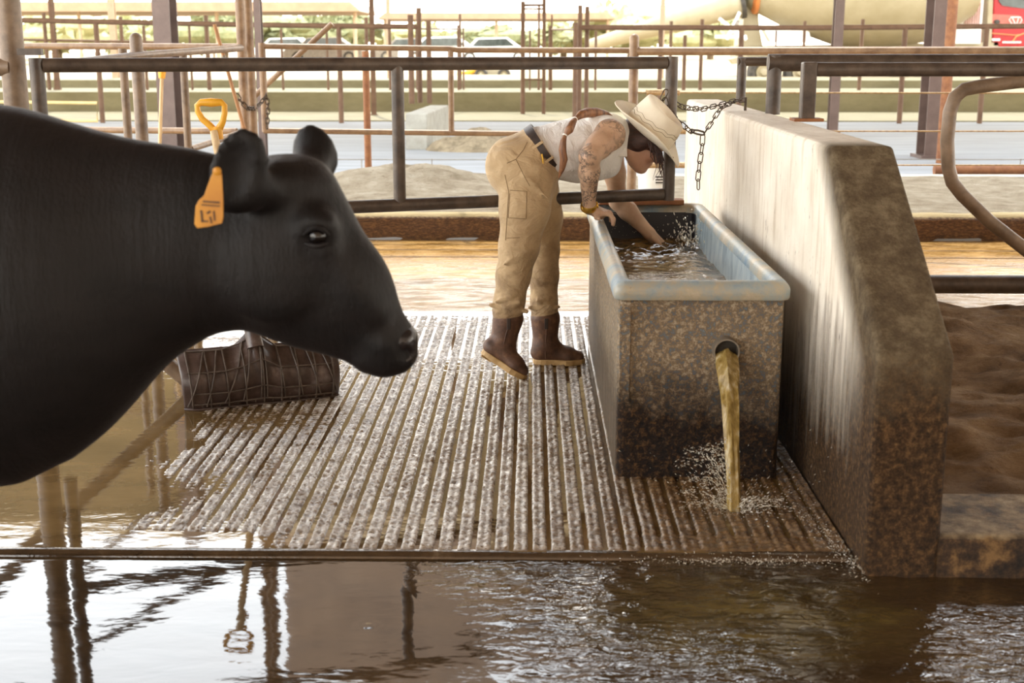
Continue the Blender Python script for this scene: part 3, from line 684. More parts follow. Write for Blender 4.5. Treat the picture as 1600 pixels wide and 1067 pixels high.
def stream():
    g0 = Vector((SPOUT.x, TY0 - 0.012, SPOUT.z - 0.020)); land = G(1147, 800, 0.0)
    pts, rs = [], []; N = 26
    for i in range(N + 1):
        u = i / N; q = g0.lerp(land, 0); q.x = g0.x + (land.x - g0.x) * u ** 0.6; q.y = g0.y + (land.y - g0.y) * u; q.z = g0.z - (g0.z - 0.0) * (0.25 * u + 0.75 * u * u)
        pts.append(q); rs.append((0.029 if i == 0 else 0.034) - 0.014 * min(1, u * 1.25))
    mb = MB(); n = 18
    mb.tube(pts, rs, n)
    for i in range(N + 1):
        for j in range(n):
            k = i * n + j; p = Vector(mb.v[k]); d = p - pts[i]
            mb.v[k] = tuple(pts[i] + d * (1 + 0.16 * math.sin(j * 1.7 + i * .13) + 0.06 * math.sin(j * 3.1 + i * .4)))
    return mb.build('water_stream', 'falling_water'), land
o, LAND = stream(); tag(o, 'muddy water stream pouring from the trough outlet pipe', 'water stream')
def spray():
    mb = MB(); R = random.Random(3)
    def drop(p, r, d):
        d = Vector(d).normalized(); L = r * R.uniform(1.0, 4.5)
        mb.tube([p - d * L, p, p + d * L], [r * 0.25, r, r * 0.25], 5)
    base = Vector((LAND.x, LAND.y, 0.004))
    def keep(p):
        p.x = min(p.x, 0.893); p.y = min(p.y, TY0 - 0.012); p.z = max(p.z, 0.004 if p.y > 3.36 else -0.012); return p
    for i in range(900):
        a = R.uniform(0, 2 * math.pi); sp = abs(R.gauss(0, 0.12)) + 0.02
        d = Vector((math.cos(a), math.sin(a) * 0.7, abs(R.gauss(0, 0.35)))); drop(keep(base + d * sp), R.uniform(0.0004, 0.0014), d)
    # arcs of drops thrown to the left and right of the stream
    for i in range(70):
        L = R.uniform(0.05, 0.20); a = R.choice((math.pi, math.pi, 0)) + R.gauss(0, 0.55); vx, vy, vz = math.cos(a) * L, math.sin(a) * L * 0.7, (R.uniform(0.04, 0.30) if math.cos(a) < 0 else R.uniform(0.0, 0.07))
        u0 = R.uniform(0.0, 0.4)
        for k in range(22):
            u = u0 + (1 - u0) * R.random() ** .7; q = base + Vector((vx * u, vy * u, vz * (2.0 * u - 1.35 * u * u)))
            q += Vector((R.gauss(0, .004), R.gauss(0, .004), R.gauss(0, .004))); drop(keep(q), R.uniform(0.0004, 0.0019) * (1.2 - .6 * u), (vx, vy, vz * (2 - 2.7 * u) + .01))
    # broken foam under the step and along the foot of the wall
    for i in range(420):
        p = Vector((R.gauss(0.58, 0.17), 3.338 + R.gauss(0, 0.014), -0.012 + abs(R.gauss(0, 0.007)))); drop(keep(p), R.uniform(0.0004, 0.0012), (R.gauss(0, 1), R.gauss(0, .5), R.random()))
    for i in range(420):
        u = R.random(); drop(keep(Vector((0.82 + 0.075 * u + R.gauss(0, .02), 3.70 - 0.5 * u + R.gauss(0, .05), 0.004 + abs(R.gauss(0, .008))))), R.uniform(0.0004, 0.0012), (R.gauss(0, 1), R.gauss(0, 1), R.random() * .5))
    return mb.build('water_spray', 'spray_water', fix=False)
tag(spray(), 'spray of drops where the stream hits the wet floor', 'splash', kind='stuff')
def hand_spray():
    mb = MB(); R = random.Random(5)
    for i in range(170):
        a = R.uniform(0, 6.28); p = Vector((0.70 + R.gauss(0, .035), 5.75 + R.gauss(0, .10), WZ + 0.02 + abs(R.gauss(0, .055))))
        p.x = min(p.x, TX1 - 0.075); d = Vector((R.gauss(0, .4), R.gauss(0, .4), 1)).normalized(); r = R.uniform(.001, .0042); L = r * R.uniform(1, 3)
        mb.tube([p - d * L, p, p + d * L], [r * .3, r, r * .3], 5)
    for i in range(40):
        p = Vector((R.uniform(.36, .74), R.uniform(5.85, 6.0), R.uniform(.53, .64))); r = R.uniform(.001, .0024); mb.ball(p, r, 5, 4)
    return mb.build('trough_spray', 'spray_water', fix=False)
tag(hand_spray(), 'drops splashing up inside the trough by the bare hand', 'splash', kind='stuff')

# ================================================================== FRONT GATE, POSTS, WALL RAILS
def vpole(px, py, Y, z0, z1): 
    p = P(px, py, Y); return Vector((p.x, Y, z0)), Vector((p.x, Y, z1))
gA = P(57, 100, 4.85); gB = P(1040, 100, 5.75); gA.z = gB.z = 1.318
gate = empty('pipe_gate', (gA.x, gA.y, 0.1), 'dark pipe gate crossing the whole view behind the cow', 'gate')
def gpt(u, z): p = gA.lerp(gB, u); return Vector((p.x, p.y, z))
MB().tube([gpt(0.008, 1.318), gpt(1.0, 1.318)], 0.027, 18).build('top_rail', 'pipe_dark', gate)
MB().tube([gpt(0, 0.742), gpt(1.0, 0.742)], 0.027, 18).build('bottom_rail', 'pipe_dark', gate)
MB().tube([gpt(0, 0.30), gpt(0, 1.345)], 0.027, 18).build('hinge_stile', 'pipe_dark', gate)
_p = P(1047, 200, gB.y + 0.01); MB().tube([(_p.x, gB.y + 0.005, 0.715), (_p.x, gB.y + 0.005, 1.345)], 0.027, 18).build('latch_stile', 'pipe_dark', gate)
u0 = 0.533
MB().tube([gpt(u0, 0.742), gpt(u0, 1.318)], 0.026, 18).build('stile', 'pipe_dark', gate)
MB().tube([gpt(0.0, 1.0), gpt(0.24, 0.742)], 0.018, 12).build('brace', 'pipe_dark', gate)
MB().box(P(47, 81, 4.86), (0.045, 0.012, 0.012)).build('hinge_bracket', 'pipe_dark', gate)
# big hinge post at the left edge
pa, pb = vpole(17, 60, 5.0, -0.012, 4.6)
post = empty('gate_post', pa, 'thick dusty steel post at the left edge holding the gate', 'post')
MB().tube([pa, pb], 0.046, 22).build('pipe', 'pipe_mid', post)
_q = P(10, 105, 4.98); MB().tube([(_q.x - 1.6, 4.98, _q.z), (pa.x, 4.98, _q.z)], 0.034, 16).build('side_rail', 'pipe_mid', post)
MB().tube([(pa.x - 1.3, 5.02, 1.75), (pa.x + 0.62, 5.10, 0.0)], 0.032, 12).build('diagonal_brace', 'pipe_mid', post)
# three short stub rails standing on the divider wall
def wall_rail(px, py_base, py_top, wpx, label, square=False, L=4.2, rail_w=None):
    b = G(px, py_base, 1.09); Y = b.y; zt = P(px, py_top, Y).z; r = wpx / 2 / F * (Y * 0.98)
    t = empty('stall_rail', (b.x, Y, 1.09), label, 'rail', 'stall rails on the divider wall')
    if square:
        MB().box((b.x, Y, (1.09 + zt) / 2), (r, r, (zt - 1.09) / 2)).build('upright', 'pipe_dark', t, bevel=0.006)
        MB().box((b.x, Y, 1.096), (r * 2.1, r * 1.8, 0.006)).build('base_plate', 'pipe_rust', t, bevel=0.002)
    else:
        MB().tube([(b.x, Y, 1.085), (b.x, Y, zt - r * .2)], r, 18).build('upright', 'pipe_dark', t)
    rr = (rail_w or wpx) / 2 / F * (Y * .98)
    MB().tube([(b.x + (r if square else -r * .9), Y, zt - rr), (b.x + L, Y, zt - rr)], rr, 18).build('rail', 'pipe_dark', t)
wall_rail(1157, 158, 89, 15, 'short dark stall rail on the far end of the divider wall, chained', rail_w=14)
wall_rail(1207, 177, 84, 23, 'round stall rail in the middle of the divider wall, elbow jointed', rail_w=27)
wall_rail(1260, 189, 97, 22, 'square post stall rail on a base plate, nearest on the divider wall', True, rail_w=22)
# bent free-stall loop at the right
Yl = 5.7
lp = [P(1760, 112, Yl), P(1600, 126, Yl), P(1530, 135, Yl), P(1506, 140, Yl), P(1492, 152, Yl), P(1484, 175, Yl), P(1480, 220, Yl), P(1482, 262, Yl), P(1488, 285, Yl), P(1503, 304, Yl), P(1545, 345, Yl), P(1600, 388, Yl), P(1780, 528, Yl)]
tag(MB().tube(lp, 0.030, 16).build('stall_loop', 'pipe_mid'), 'bent dusty stall loop pipe at the right edge', 'pipe')
a = P(1418, 445, 6.5); b = P(1760, 445, 6.5)
tag(MB().tube([(1.02, 6.52, a.z), (b.x + 1.5, 6.52, a.z)], 0.048, 18).build('floor_pipe', 'pipe_dark'), 'dark horizontal pipe lying along the back of the brown sand', 'pipe')

# ================================================================== CHAIN WITH SNAP HOOK
def link_pts(L, W, n=14):
    pts = []
    for k in range(n):
        a = 2 * math.pi * k / n; x, y = math.cos(a), math.sin(a)
        pts.append(Vector(((L / 2 - W / 2) * (1 if x > 0 else -1) * (0 if abs(x) < 1e-6 else 1) + W / 2 * x, W / 2 * y, 0)))
    return pts
LINK = None
def chain(name, path, label, pitch=0.036, W=0.021, r=0.0026, parent=None, mat='chain_steel'):
    global LINK
    pts = [Vector(p) for p in path]; seg = [(pts[i + 1] - pts[i]).length for i in range(len(pts) - 1)]; total = sum(seg)
    def at(s):
        for i, l in enumerate(seg):
            if s <= l or i == len(seg) - 1: return pts[i].lerp(pts[i + 1], min(1, s / l)), (pts[i + 1] - pts[i]).normalized()
            s -= l
    root = parent or empty(name, pts[0] if pts[0].z < pts[-1].z else pts[-1], label, 'chain')
    n = max(2, int(total / pitch)); off = wloc(root)
    key = 'link_mesh_%g_%g' % (pitch, W)
    if key not in bpy.data.meshes:
        mb = MB(); mb.tube(link_pts(pitch * 1.42, W), r, 7, closed=True)
        me = bpy.data.meshes.new(key); me.from_pydata(mb.v, [], mb.f); me.polygons.foreach_set('use_smooth', [True] * len(mb.f)); me.materials.append(M[mat])
    me = bpy.data.meshes[key]
    for i in range(n):
        p, t = at((i + 0.5) * total / n)
        o = bpy.data.objects.new('chain_link', me); COL.objects.link(o); o.parent = root
        up = Vector((0, 1, 0)); s = t.cross(up)
        s = s.normalized() if s.length > 1e-3 else t.orthogonal().normalized(); u = s.cross(t)
        if i % 2: s, u = (s * .45 + u * .9).normalized(), (u * .45 - s * .9).normalized()
        R = Matrix((t, s, u)).transposed(); o.rotation_euler = R.to_euler(); o.location = p - off
    return root
def cpath(pts): return [P(*q) for q in pts]
c0 = (1041, 142, 5.70)
ch = chain('gate_chain', cpath([c0, (1037, 150, 5.70), (1042, 165, 5.71), (1056, 187, 5.75), (1076, 203, 5.8), (1083, 206, 5.85)]), 'dark chain slung from the gate end to the wall with a hook')
chain('', cpath([(1100, 209, 6.0), (1110, 194, 6.04), (1124, 172, 6.1), (1137, 163, 6.16), (1150, 159, 6.2)]), '', parent=ch)
chain('', cpath([(1056, 161, 5.82), (1066, 167, 5.86), (1082, 170, 5.92), (1100, 170, 6.0), (1120, 165, 6.08), (1150, 157, 6.18), (1164, 156, 6.22)]), '', parent=ch)
chain('', cpath([(1098, 212, 6.0), (1097, 230, 6.0), (1093, 255, 6.0), (1091, 275, 6.0), (1091, 295, 6.0)]), '', parent=ch)
hk = cpath([(1080, 203, 5.85), (1090, 203.5, 5.95), (1099, 206, 5.99), (1101, 210, 6.0), (1097, 211, 5.98), (1088, 209, 5.93), (1080, 206, 5.85)])
MB().tube(hk, 0.0048, 8, closed=True).build('snap_hook', 'chain_steel', ch)
_an = P(1165, 156, 6.22); MB().tube([(_an.x, 6.22, 1.085), (_an.x, 6.22, _an.z + .012)], 0.007, 8).build('anchor_bolt', 'chain_steel', ch)
# ================================================================== COW
CY = 2.72; CS = 0.00139
def build_cow():
    def c(px, py, dy=0.0): p = P(px, py, CY); return Vector((p.x, CY + dy, p.z))
    cow = empty('cow', (-2.1, CY, -0.11), 'black cow with a yellow ear tag walking in from the left', 'cow')
    s = SDF((-3.35, CY - 0.50, -0.13), (-0.20, CY + 0.50, 1.50), 0.0105)
    R = lambda r: r * CS
    # barrel and quarters (mostly outside the frame)
    s.cone((-1.72, CY, 0.80), (-2.75, CY, 0.83), 0.40, 0.38, 0.08, 0.78)
    s.cone((-1.55, CY, 0.86), (-1.75, CY, 0.85), 0.37, 0.40, 0.06, 0.72)
    s.cone((-2.70, CY, 0.95), (-3.02, CY, 0.86), 0.30, 0.26, 0.08, 0.85)
    for sy in (-1, 1):
        y = CY + sy * 0.15
        s.chain([(-1.52, y, 0.66), (-1.58, y, 0.42), (-1.53, y, 0.30), (-1.54, y, 0.02), (-1.50, y, -0.07)], [0.15, 0.085, 0.06, 0.045, 0.055], 0.05)
        y = CY + sy * 0.16
        s.chain([(-2.92, y, 0.80), (-2.80, y, 0.52), (-3.04, y, 0.36), (-3.00, y, 0.04), (-2.96, y, -0.07)], [0.20, 0.13, 0.062, 0.046, 0.055], 0.05)
    s.chain([(-3.20, CY, 1.10), (-3.27, CY, 0.8), (-3.26, CY, 0.4)], [0.04, 0.025, 0.03], 0.03)
    # neck
    s.chain([c(-190, 470), c(-60, 462), c(0, 446), c(100, 412), c(200, 392), c(300, 377), c(380, 370)],
            [R(310), R(290), R(254), R(174), R(134), R(112), R(100)], 0.07, [0.62, 0.60, 0.56, 0.54, 0.54, 0.56])
    # head: skull, face, jaw, muzzle
    s.cone(c(455, 326), c(540, 450), R(84), R(66), 0.04, 0.82)
    s.cone(c(540, 450), c(606, 535), R(66), R(44), 0.04, 0.80)
    s.cone(c(410, 425), c(470, 462), R(83), R(72), 0.05, 0.62)
    s.cone(c(470, 462), c(575, 545), R(72), R(32), 0.04, 0.62)
    s.cone(c(604, 534), c(618, 551), R(41), R(33), 0.025, 1.0)           # muzzle
    s.cone(c(572, 560), c(598, 571), R(18), R(16), 0.018, 1.6)           # lower lip
    s.ell(c(474, 284), (R(32), 0.08, R(28)), None, 0.03)                 # poll
    for sy in (-1, 1):
        s.ell(c(505, 345, sy * 0.090), (R(32), 0.03, R(26)), None, 0.035)       # brow
        s.cone(c(520, 385, sy * 0.075), c(590, 480, sy * 0.052), R(14), R(10), 0.04)   # cheek ridge
        s.ell(c(430, 420, sy * 0.075), (R(62), 0.032, R(66)), None, 0.05)       # jaw muscle
        s.ell(c(508, 359, sy * 0.118), (R(17), 0.022, R(12)), None, 0.012, True)       # eye socket
        s.ell(c(638, 549, sy * 0.052), (R(9), 0.020, R(15)), np.array([[.8, 0, .6], [0, 1, 0], [-.6, 0, .8]]), 0.008, True)  # nostril
        s.cone(c(588, 570, sy * 0.05), c(548, 548, sy * 0.062), R(3.5), R(2.5), 0.006, 1.0, True)  # mouth line
    # shoulder and neck folds
    # ears: near one leaning back to the camera, far one behind the poll
    e = c(398, 258, -0.150); Rn = np.array([[0.93, 0.30, -0.22], [-0.25, 0.94, 0.20], [0.26, -0.13, 0.95]])
    s.ell(e, (R(43), 0.026, R(66)), Rn, 0.012)
    s.cone(c(410, 288, -0.12), c(442, 285, -0.06), R(26), R(34), 0.03)
    s.ell(c(393, 250, -0.180), (R(30), 0.026, R(52)), Rn, 0.012, True)
    e = c(476, 246, 0.135); Rf = np.array([[0.95, 0.0, 0.30], [0, 1, 0], [-0.30, 0, 0.95]])
    s.ell(e, (R(33), 0.028, R(46)), Rf, 0.02)
    s.cone(c(476, 258, 0.12), c(466, 290, 0.06), R(30), R(36), 0.03)
    me, V = s.mesh('cow_body', 2)
    link_mesh('body', me, 'black_hide', cow)
    for sy in (-1, 1):
        ey = MB().ball(c(508, 358, sy * 0.098), R(15), 18, 12).build('eye', 'cow_eye', cow)
        for k, (x0, y0, x1, y1) in enumerate(((488, 356, 528, 357), (490, 368, 526, 369))):
            pts = [c(x0 + (x1 - x0) * t, y0 - (13 if k == 0 else -4) * math.sin(math.pi * t), sy * (0.112 + 0.006 * math.sin(math.pi * t))) for t in (0, .2, .4, .6, .8, 1)]
            MB().tube(pts, [0.002, 0.005, 0.006, 0.006, 0.005, 0.002], 8).build('eyelid', 'black_hide', ey)
    # nose pad
    s2 = SDF(c(590, 590) - Vector((0.02, 0.1, 0.03)), c(670, 500) + Vector((0.02, 0.1, 0.03)), 0.005)
    s2.cone(c(630, 529), c(634, 551), R(24), R(20), 0.012, 1.5)
    for sy in (-1, 1): s2.ell(c(640, 549, sy * 0.052), (R(10), 0.022, R(14)), np.array([[.8, 0, .6], [0, 1, 0], [-.6, 0, .8]]), 0.006, True)
    me, V = s2.mesh('nose_pad', 2); link_mesh('nose_pad', me, 'cow_nose', cow)
    # hooves
    for x, yy in ((-1.49, .15), (-2.95, .16)):
        for sy in (-1, 1):
            for k in (-1, 1):
                MB().lathe((x, CY + sy * yy + k * 0.026, -0.11), (0.12, 0, 1), [(0, 0.036), (0.03, 0.036), (0.065, 0.028)], 12).build('hoof', 'cow_nose', cow)
    # ear tag
    tg = empty('ear_tag', (0, 0, 0)); tg.parent = cow
    def t(px, py, dy=-0.205): return c(px, py, dy)
    out = [(372, 250), (378, 250), (382, 258), (384, 293), (384, 320), (382, 329), (362, 334), (346, 336), (342, 330), (344, 304), (349, 295), (356, 289), (366, 262)]
    bpy.data.objects.remove(tg)
    tgm = MB().prism([t(*q) for q in out], (0, 0.003, 0)).build('ear_tag', 'yellow_tag', cow, bevel=0.001)
    MB().lathe(t(376, 253, -0.207), (0, -1, 0), [(0, R(6)), (0.004, R(6)), (0.006, R(4))], 14).build('tag_button', 'yellow_tag', tgm)
    # faded writing on the tag, as blurred in the photograph: a header line and small marks
    mb = MB()
    for (x, y, wx, wy, a) in ((367, 298, 12, 1.4, -4), (366, 303, 13, 1.0, -4)):
        mb.box(t(x, y, -0.2056), (R(wx), 0.0006, R(wy)), M3=Matrix.Rotation(math.radians(-a), 3, 'Y'))
    mb.build('tag_heading', 'tag_print', tgm)
    for x, y, wx, wy, a in ((353, 318, 1.6, 8, 4), (363, 313, 3.0, 1.6, 30), (357, 326, 5, 1.2, 0), (366, 324, 1.2, 5, 8), (371, 318, 1.2, 7, 2)):
        MB().box(t(x, y, -0.2056), (R(wx), 0.0006, R(wy)), M3=Matrix.Rotation(math.radians(-a), 3, 'Y')).build('tag_mark', 'tag_print', tgm)
    return cow
simple('yellow_tag', rgb(172, 112, 14), rgb(200, 142, 34), 8, 0.45, 0.0, 0.0)
build_cow()

# ================================================================== PERSON
def build_person():
    root = empty('person', (0.05, 5.45, 0.0), 'person in straw hat, white sleeveless shirt and khaki trousers bending over the trough', 'person')
    p = lambda a, b, y: P(a, b, y)
    lo, hi = (-0.45, 5.05, -0.01), (0.86, 6.15, 1.30)
    # ---- joints
    hipN, hipF = p(814, 262, 5.42), p(828, 264, 5.60)
    knN, knF = p(808, 388, 5.36), p(850, 388, 5.60)
    anN, anF = p(787, 520, 5.34), p(850, 528, 5.57)
    wst, chs, yok = p(846, 240, 5.52), p(915, 229, 5.60), p(948, 214, 5.62)
    shN, shF = p(952, 211, 5.47), p(955, 228, 5.78)
    elN, wrN = p(921, 244, 5.34), p(920, 324, 5.455)
    elF, wrF = p(966, 314, 5.86), p(1014, 364, 5.87)
    HC = p(1003, 222, 5.62)
    a38 = math.radians(38); U = Vector((math.sin(a38), 0, math.cos(a38))); Fw = Vector((math.cos(a38), 0, -math.sin(a38))); S = Vector((0, 1, 0))
    def hd(f, u, s=0.0): return HC + Fw * f + U * u + S * s
    Rh = np.array([list(Fw), [0, 1, 0], list(U)])
    # ---- body (one continuous skin)
    s = SDF(lo, hi, 0.0048)
    s.chain([wst, chs, yok], [0.080, 0.095, 0.088], 0.04, 1.30)
    s.cone(p(818, 252, 5.51), wst, 0.085, 0.080, 0.04, 1.30)
    for hp, kn, an in ((hipN, knN, anN), (hipF, knF, anF)): s.chain([hp, kn, an], [0.072, 0.050, 0.034], 0.03)
    # feet inside the boots
    s.chain([anN, p(782, 548, 5.335), p(803, 574, 5.315)], [0.032, 0.026, 0.018], 0.015); s.chain([anF, p(850, 552, 5.57), p(888, 559, 5.575)], [0.032, 0.026, 0.018], 0.015)
    # near arm
    s.chain([p(938, 210, 5.55), shN, p(936, 228, 5.40), elN], [0.07, 0.062, 0.050, 0.042], 0.03)
    s.chain([elN, elN.lerp(wrN, 0.3), wrN], [0.041, 0.043, 0.026], 0.02)
    s.chain([p(945, 226, 5.70), shF, shF.lerp(elF, .5), elF], [0.07, 0.056, 0.045, 0.040], 0.03)
    s.chain([elF, elF.lerp(wrF, 0.3), wrF], [0.041, 0.042, 0.027], 0.02)
    # near hand on the rim: palm over the lip, fingers curled down the inside, thumb along the top
    rx = TX0 + 0.022; hy = wrN.y + 0.03
    palm = Vector((rx + 0.004, hy, 0.690))
    s.cone(wrN, palm, 0.025, 0.026, 0.02, 1.25); s.cone(palm + Vector((-0.006, -0.030, 0)), palm + Vector((0.02, 0.036, -0.004)), 0.021, 0.020, 0.015)
    for k, (dy, L) in enumerate(((-0.036, 0.9), (-0.013, 1.0), (0.010, 0.97), (0.032, 0.8))):
        b = palm + Vector((0.014, dy, 0.001))
        j1 = b + Vector((0.030 * L, dy * 0.10, 0.000)); j2 = j1 + Vector((0.016 * L, 0, -0.026 * L)); j3 = j2 + Vector((-0.001, 0, -0.024 * L))
        s.chain([b, j1, j2, j3], [0.0105, 0.0098, 0.0090, 0.0078], 0.006)
    tb = palm + Vector((-0.012, -0.034, -0.002))
    s.chain([tb, tb + Vector((-0.004, -0.026, -0.008)), tb + Vector((0.004, -0.048, -0.012))], [0.014, 0.0105, 0.0085], 0.008)
    # far hand reaching under the water
    dF = (wrF - elF).normalized(); pF = wrF + dF * 0.05
    s.cone(wrF, pF + dF * 0.02, 0.026, 0.027, 0.015, 1.2)
    for k in range(4):
        b = pF + dF * 0.03 + S * (0.031 - 0.021 * k); L = (0.85, 0.97, 1.0, 0.9)[k]; bend = Vector((0.25, 0, -0.5))
        s.chain([b, b + dF * 0.034 * L, b + (dF * 0.052 + bend * 0.02) * L, b + (dF * 0.062 + bend * 0.05) * L], [0.0098, 0.009, 0.0085, 0.0075], 0.005)
    b = pF - S * 0.028 - dF * 0.02; s.chain([b, b + dF * 0.03 - S * 0.016, b + dF * 0.052 - S * 0.018], [0.013, 0.010, 0.008], 0.007)
    # neck and head
    s.cone(p(950, 213, 5.62), hd(-0.045, -0.045), 0.056, 0.050, 0.03)
    s.ell(hd(-0.012, 0.030), (0.093, 0.074, 0.088), Rh, 0.03)
    s.ell(hd(0.030, -0.030), (0.062, 0.060, 0.082), Rh, 0.03)
    s.cone(hd(-0.02, -0.062, -0.040), hd(0.062, -0.090, -0.012), 0.026, 0.020, 0.025); s.cone(hd(-0.02, -0.062, 0.040), hd(0.062, -0.090, 0.012), 0.026, 0.020, 0.025)
    s.ell(hd(0.072, -0.088), (0.020, 0.024, 0.018), Rh, 0.02)                 # chin
    s.cone(hd(0.084, 0.014), hd(0.104, -0.022), 0.009, 0.013, 0.012)          # nose
    for q in (-1, 1):
        s.ell(hd(0.098, -0.026, q * 0.012), (0.010, 0.009, 0.008), Rh, 0.008)
        s.ell(hd(0.092, 0.012, q * 0.031), (0.014, 0.017, 0.010), Rh, 0.012, True)
        s.ell(hd(0.080, 0.010, q * 0.031), (0.0125, 0.0125, 0.0125), Rh, 0.003)      # eyeball
        s.cone(hd(0.088, 0.028, q * 0.016), hd(0.078, 0.028, q * 0.048), 0.008, 0.006, 0.012)
        s.ell(hd(-0.018, -0.008, q * 0.076), (0.020, 0.010, 0.032), Rh, 0.008)       # ear
        s.ell(hd(-0.014, -0.006, q * 0.088), (0.010, 0.008, 0.018), Rh, 0.006, True)
        s.ell(hd(0.060, -0.022, q * 0.042), (0.026, 0.022, 0.022), Rh, 0.02)         # cheekbone
    s.cone(hd(0.090, -0.052, -0.018), hd(0.090, -0.052, 0.018), 0.0065, 0.0065, 0.008)      # lips
    s.cone(hd(0.087, -0.064, -0.015), hd(0.087, -0.064, 0.015), 0.0075, 0.0075, 0.008)
    s.cone(hd(0.098, -0.058, -0.02), hd(0.098, -0.058, 0.02), 0.0025, 0.0025, 0.003, 1.0, True)
    me, V = s.mesh('person_body', 1)
    body = link_mesh('body', me, 'skin', root)
    def seg_d(V, a, b):
        a = np.array(a); b = np.array(b); d = b - a; t = np.clip(((V - a) @ d) / (d @ d), 0, 1); return np.linalg.norm(V - a - t[:, None] * d, axis=1)
    ink = np.clip(1.6 - np.minimum(np.minimum(seg_d(V, shN, elN), seg_d(V, elN, wrN)) / 0.075, 3), 0, 1) * (V[:, 1] < 5.56)
    ink *= np.clip(np.linalg.norm(V - np.array(palm), axis=1) / 0.06 - 0.8, 0, 1)
    flush = np.clip(1.3 - np.linalg.norm(V - np.array(hd(0.05, -0.02)), axis=1) / 0.13, 0, 1)
    for nm, val in (('ink', ink), ('flush', flush)):
        at = me.attributes.new(nm, 'FLOAT', 'POINT'); at.data.foreach_set('value', val.astype(np.float32))
    # ---- trousers
    s = SDF((-0.40, 5.15, 0.10), (0.35, 5.85, 1.12), 0.006)
    wb = p(841, 236, 5.515)
    s.cone(p(808, 258, 5.50), p(846, 234, 5.515), 0.128, 0.108, 0.05, 1.32)
    s.ell(p(796, 262, 5.44), (0.085, 0.085, 0.105), None, 0.06); s.ell(p(802, 262, 5.58), (0.085, 0.085, 0.105), None, 0.06)
    s.cone(p(850, 262, 5.50), p(836, 292, 5.46), 0.075, 0.090, 0.05, 1.2)
    s.chain([p(820, 280, 5.41), p(820, 325, 5.38), p(811, 385, 5.355), p(802, 430, 5.35), p(796, 470, 5.345), p(793, 488, 5.345)], [0.112, 0.104, 0.082, 0.070, 0.062, 0.066], 0.03)
    s.chain([p(834, 280, 5.60), p(846, 340, 5.60), p(851, 390, 5.60), p(850, 430, 5.585), p(850, 470, 5.575), p(851, 492, 5.575)], [0.105, 0.092, 0.064, 0.064, 0.058, 0.062], 0.02)
    for k, (x, y, Y, r) in enumerate(((778, 480, 5.30, .010), (800, 476, 5.28, .009), (812, 484, 5.30, .010), (786, 468, 5.28, .008), (838, 484, 5.53, .009), (862, 482, 5.52, .009), (850, 474, 5.51, .008))):
        q = p(x, y, Y); s.cone(q + Vector((-0.03, 0, 0.010 * (-1) ** k)), q + Vector((0.03, 0, -0.008 * (-1) ** k)), r, r, 0.015)     # bunched cuffs
    for x, y, Y, dx, dz in ((838, 292, 5.30, .05, -.05), (806, 402, 5.275, .05, .03)):
        q = p(x, y, Y); s.cone(q - Vector((dx, 0, dz)), q + Vector((dx, 0, dz)), 0.005, 0.003, 0.02)      # folds
    # hollow at the ankles and cut the waist
    tn = (chs - wst).normalized()
    tn = Vector((0.83, 0, 0.56)).normalized()
    s.ell(p(848, 234, 5.52) + tn * 0.118, (0.108, 0.30, 0.30), np.array([list(tn), [0, 1, 0], list(tn.cross(Vector((0, 1, 0))))]), 0.006, True)
    me, Vt = s.mesh('trousers', 2); tr = link_mesh('trousers', me, 'khaki_cloth', root)
    # ---- shirt
    s = SDF((0.0, 5.30, 0.80), (0.62, 5.98, 1.22), 0.006)
    s.chain([p(840, 236, 5.52), p(885, 235, 5.57), p(920, 229, 5.60), p(948, 214, 5.62)], [0.104, 0.117, 0.126, 0.105], 0.05, 1.36)
    s.cone(p(936, 205, 5.52), p(948, 203, 5.50), 0.070, 0.062, 0.03); s.cone(p(940, 222, 5.72), p(952, 222, 5.75), 0.075, 0.066, 0.03)
    s.cone(p(955, 214, 5.62), p(974, 213, 5.62), 0.072, 0.066, 0.02)        # collar stand
    s.cone(p(905, 262, 5.56), p(950, 258, 5.60), 0.060, 0.055, 0.04, 1.5)    # loose front hanging
    for (x0, y0, x1, y1, Y, r) in ((880, 245, 915, 268, 5.43, .012), (896, 235, 928, 262, 5.42, .010), (862, 232, 872, 262, 5.42, .010), (900, 205, 925, 200, 5.47, .010)):
        s.cone(p(x0, y0, Y), p(x1, y1, Y), r, r * .6, 0.03)
    # arm holes
    aN = (shN - p(938, 214, 5.62)).normalized()
    s.ell(shN + Vector((0.002, -0.075, -0.012)), (0.072, 0.10, 0.086), None, 0.008, True)
    s.ell(shF + Vector((0.01, 0.085, -0.02)), (0.066, 0.10, 0.078), None, 0.008, True)
    nk = (hd(-0.04, -0.04) - p(955, 213, 5.62)).normalized()
    s.ell(p(986, 213, 5.62), (0.046, 0.054, 0.056), None, 0.006, True)
    me, Vs = s.mesh('shirt', 2); sh = link_mesh('shirt', me, 'white_cloth', root)
    # collar flap
    col = MB()
    cpts = [p(966, 198, 5.545), p(979, 208, 5.55), p(980, 245, 5.53), p(962, 244, 5.50)]
    col.prism(cpts, (0, 0.006, 0)); col.build('collar_flap', 'white_cloth', sh, bevel=0.002)
    MB().lathe(p(937, 264, 5.47), (0, -1, 0), [(0, 0.005), (0.003, 0.004)], 10).build('button', 'black_print', sh)
    # ---- belt round the waist
    c0 = p(848, 234, 5.52); ax = tn; e1 = Vector((0, 1, 0)); e2 = ax.cross(e1).normalized()
    def belt_ring(off, grow): return [c0 + ax * off + e1 * (0.150 + grow) * math.cos(q) + e2 * (0.116 + grow) * math.sin(q) for q in [2 * math.pi * k / 40 for k in range(40)]]
    mb = MB(); rows = [belt_ring(-0.019, 0), belt_ring(-0.019, 0.005), belt_ring(0.019, 0.005), belt_ring(0.019, 0), belt_ring(-0.019, 0)]
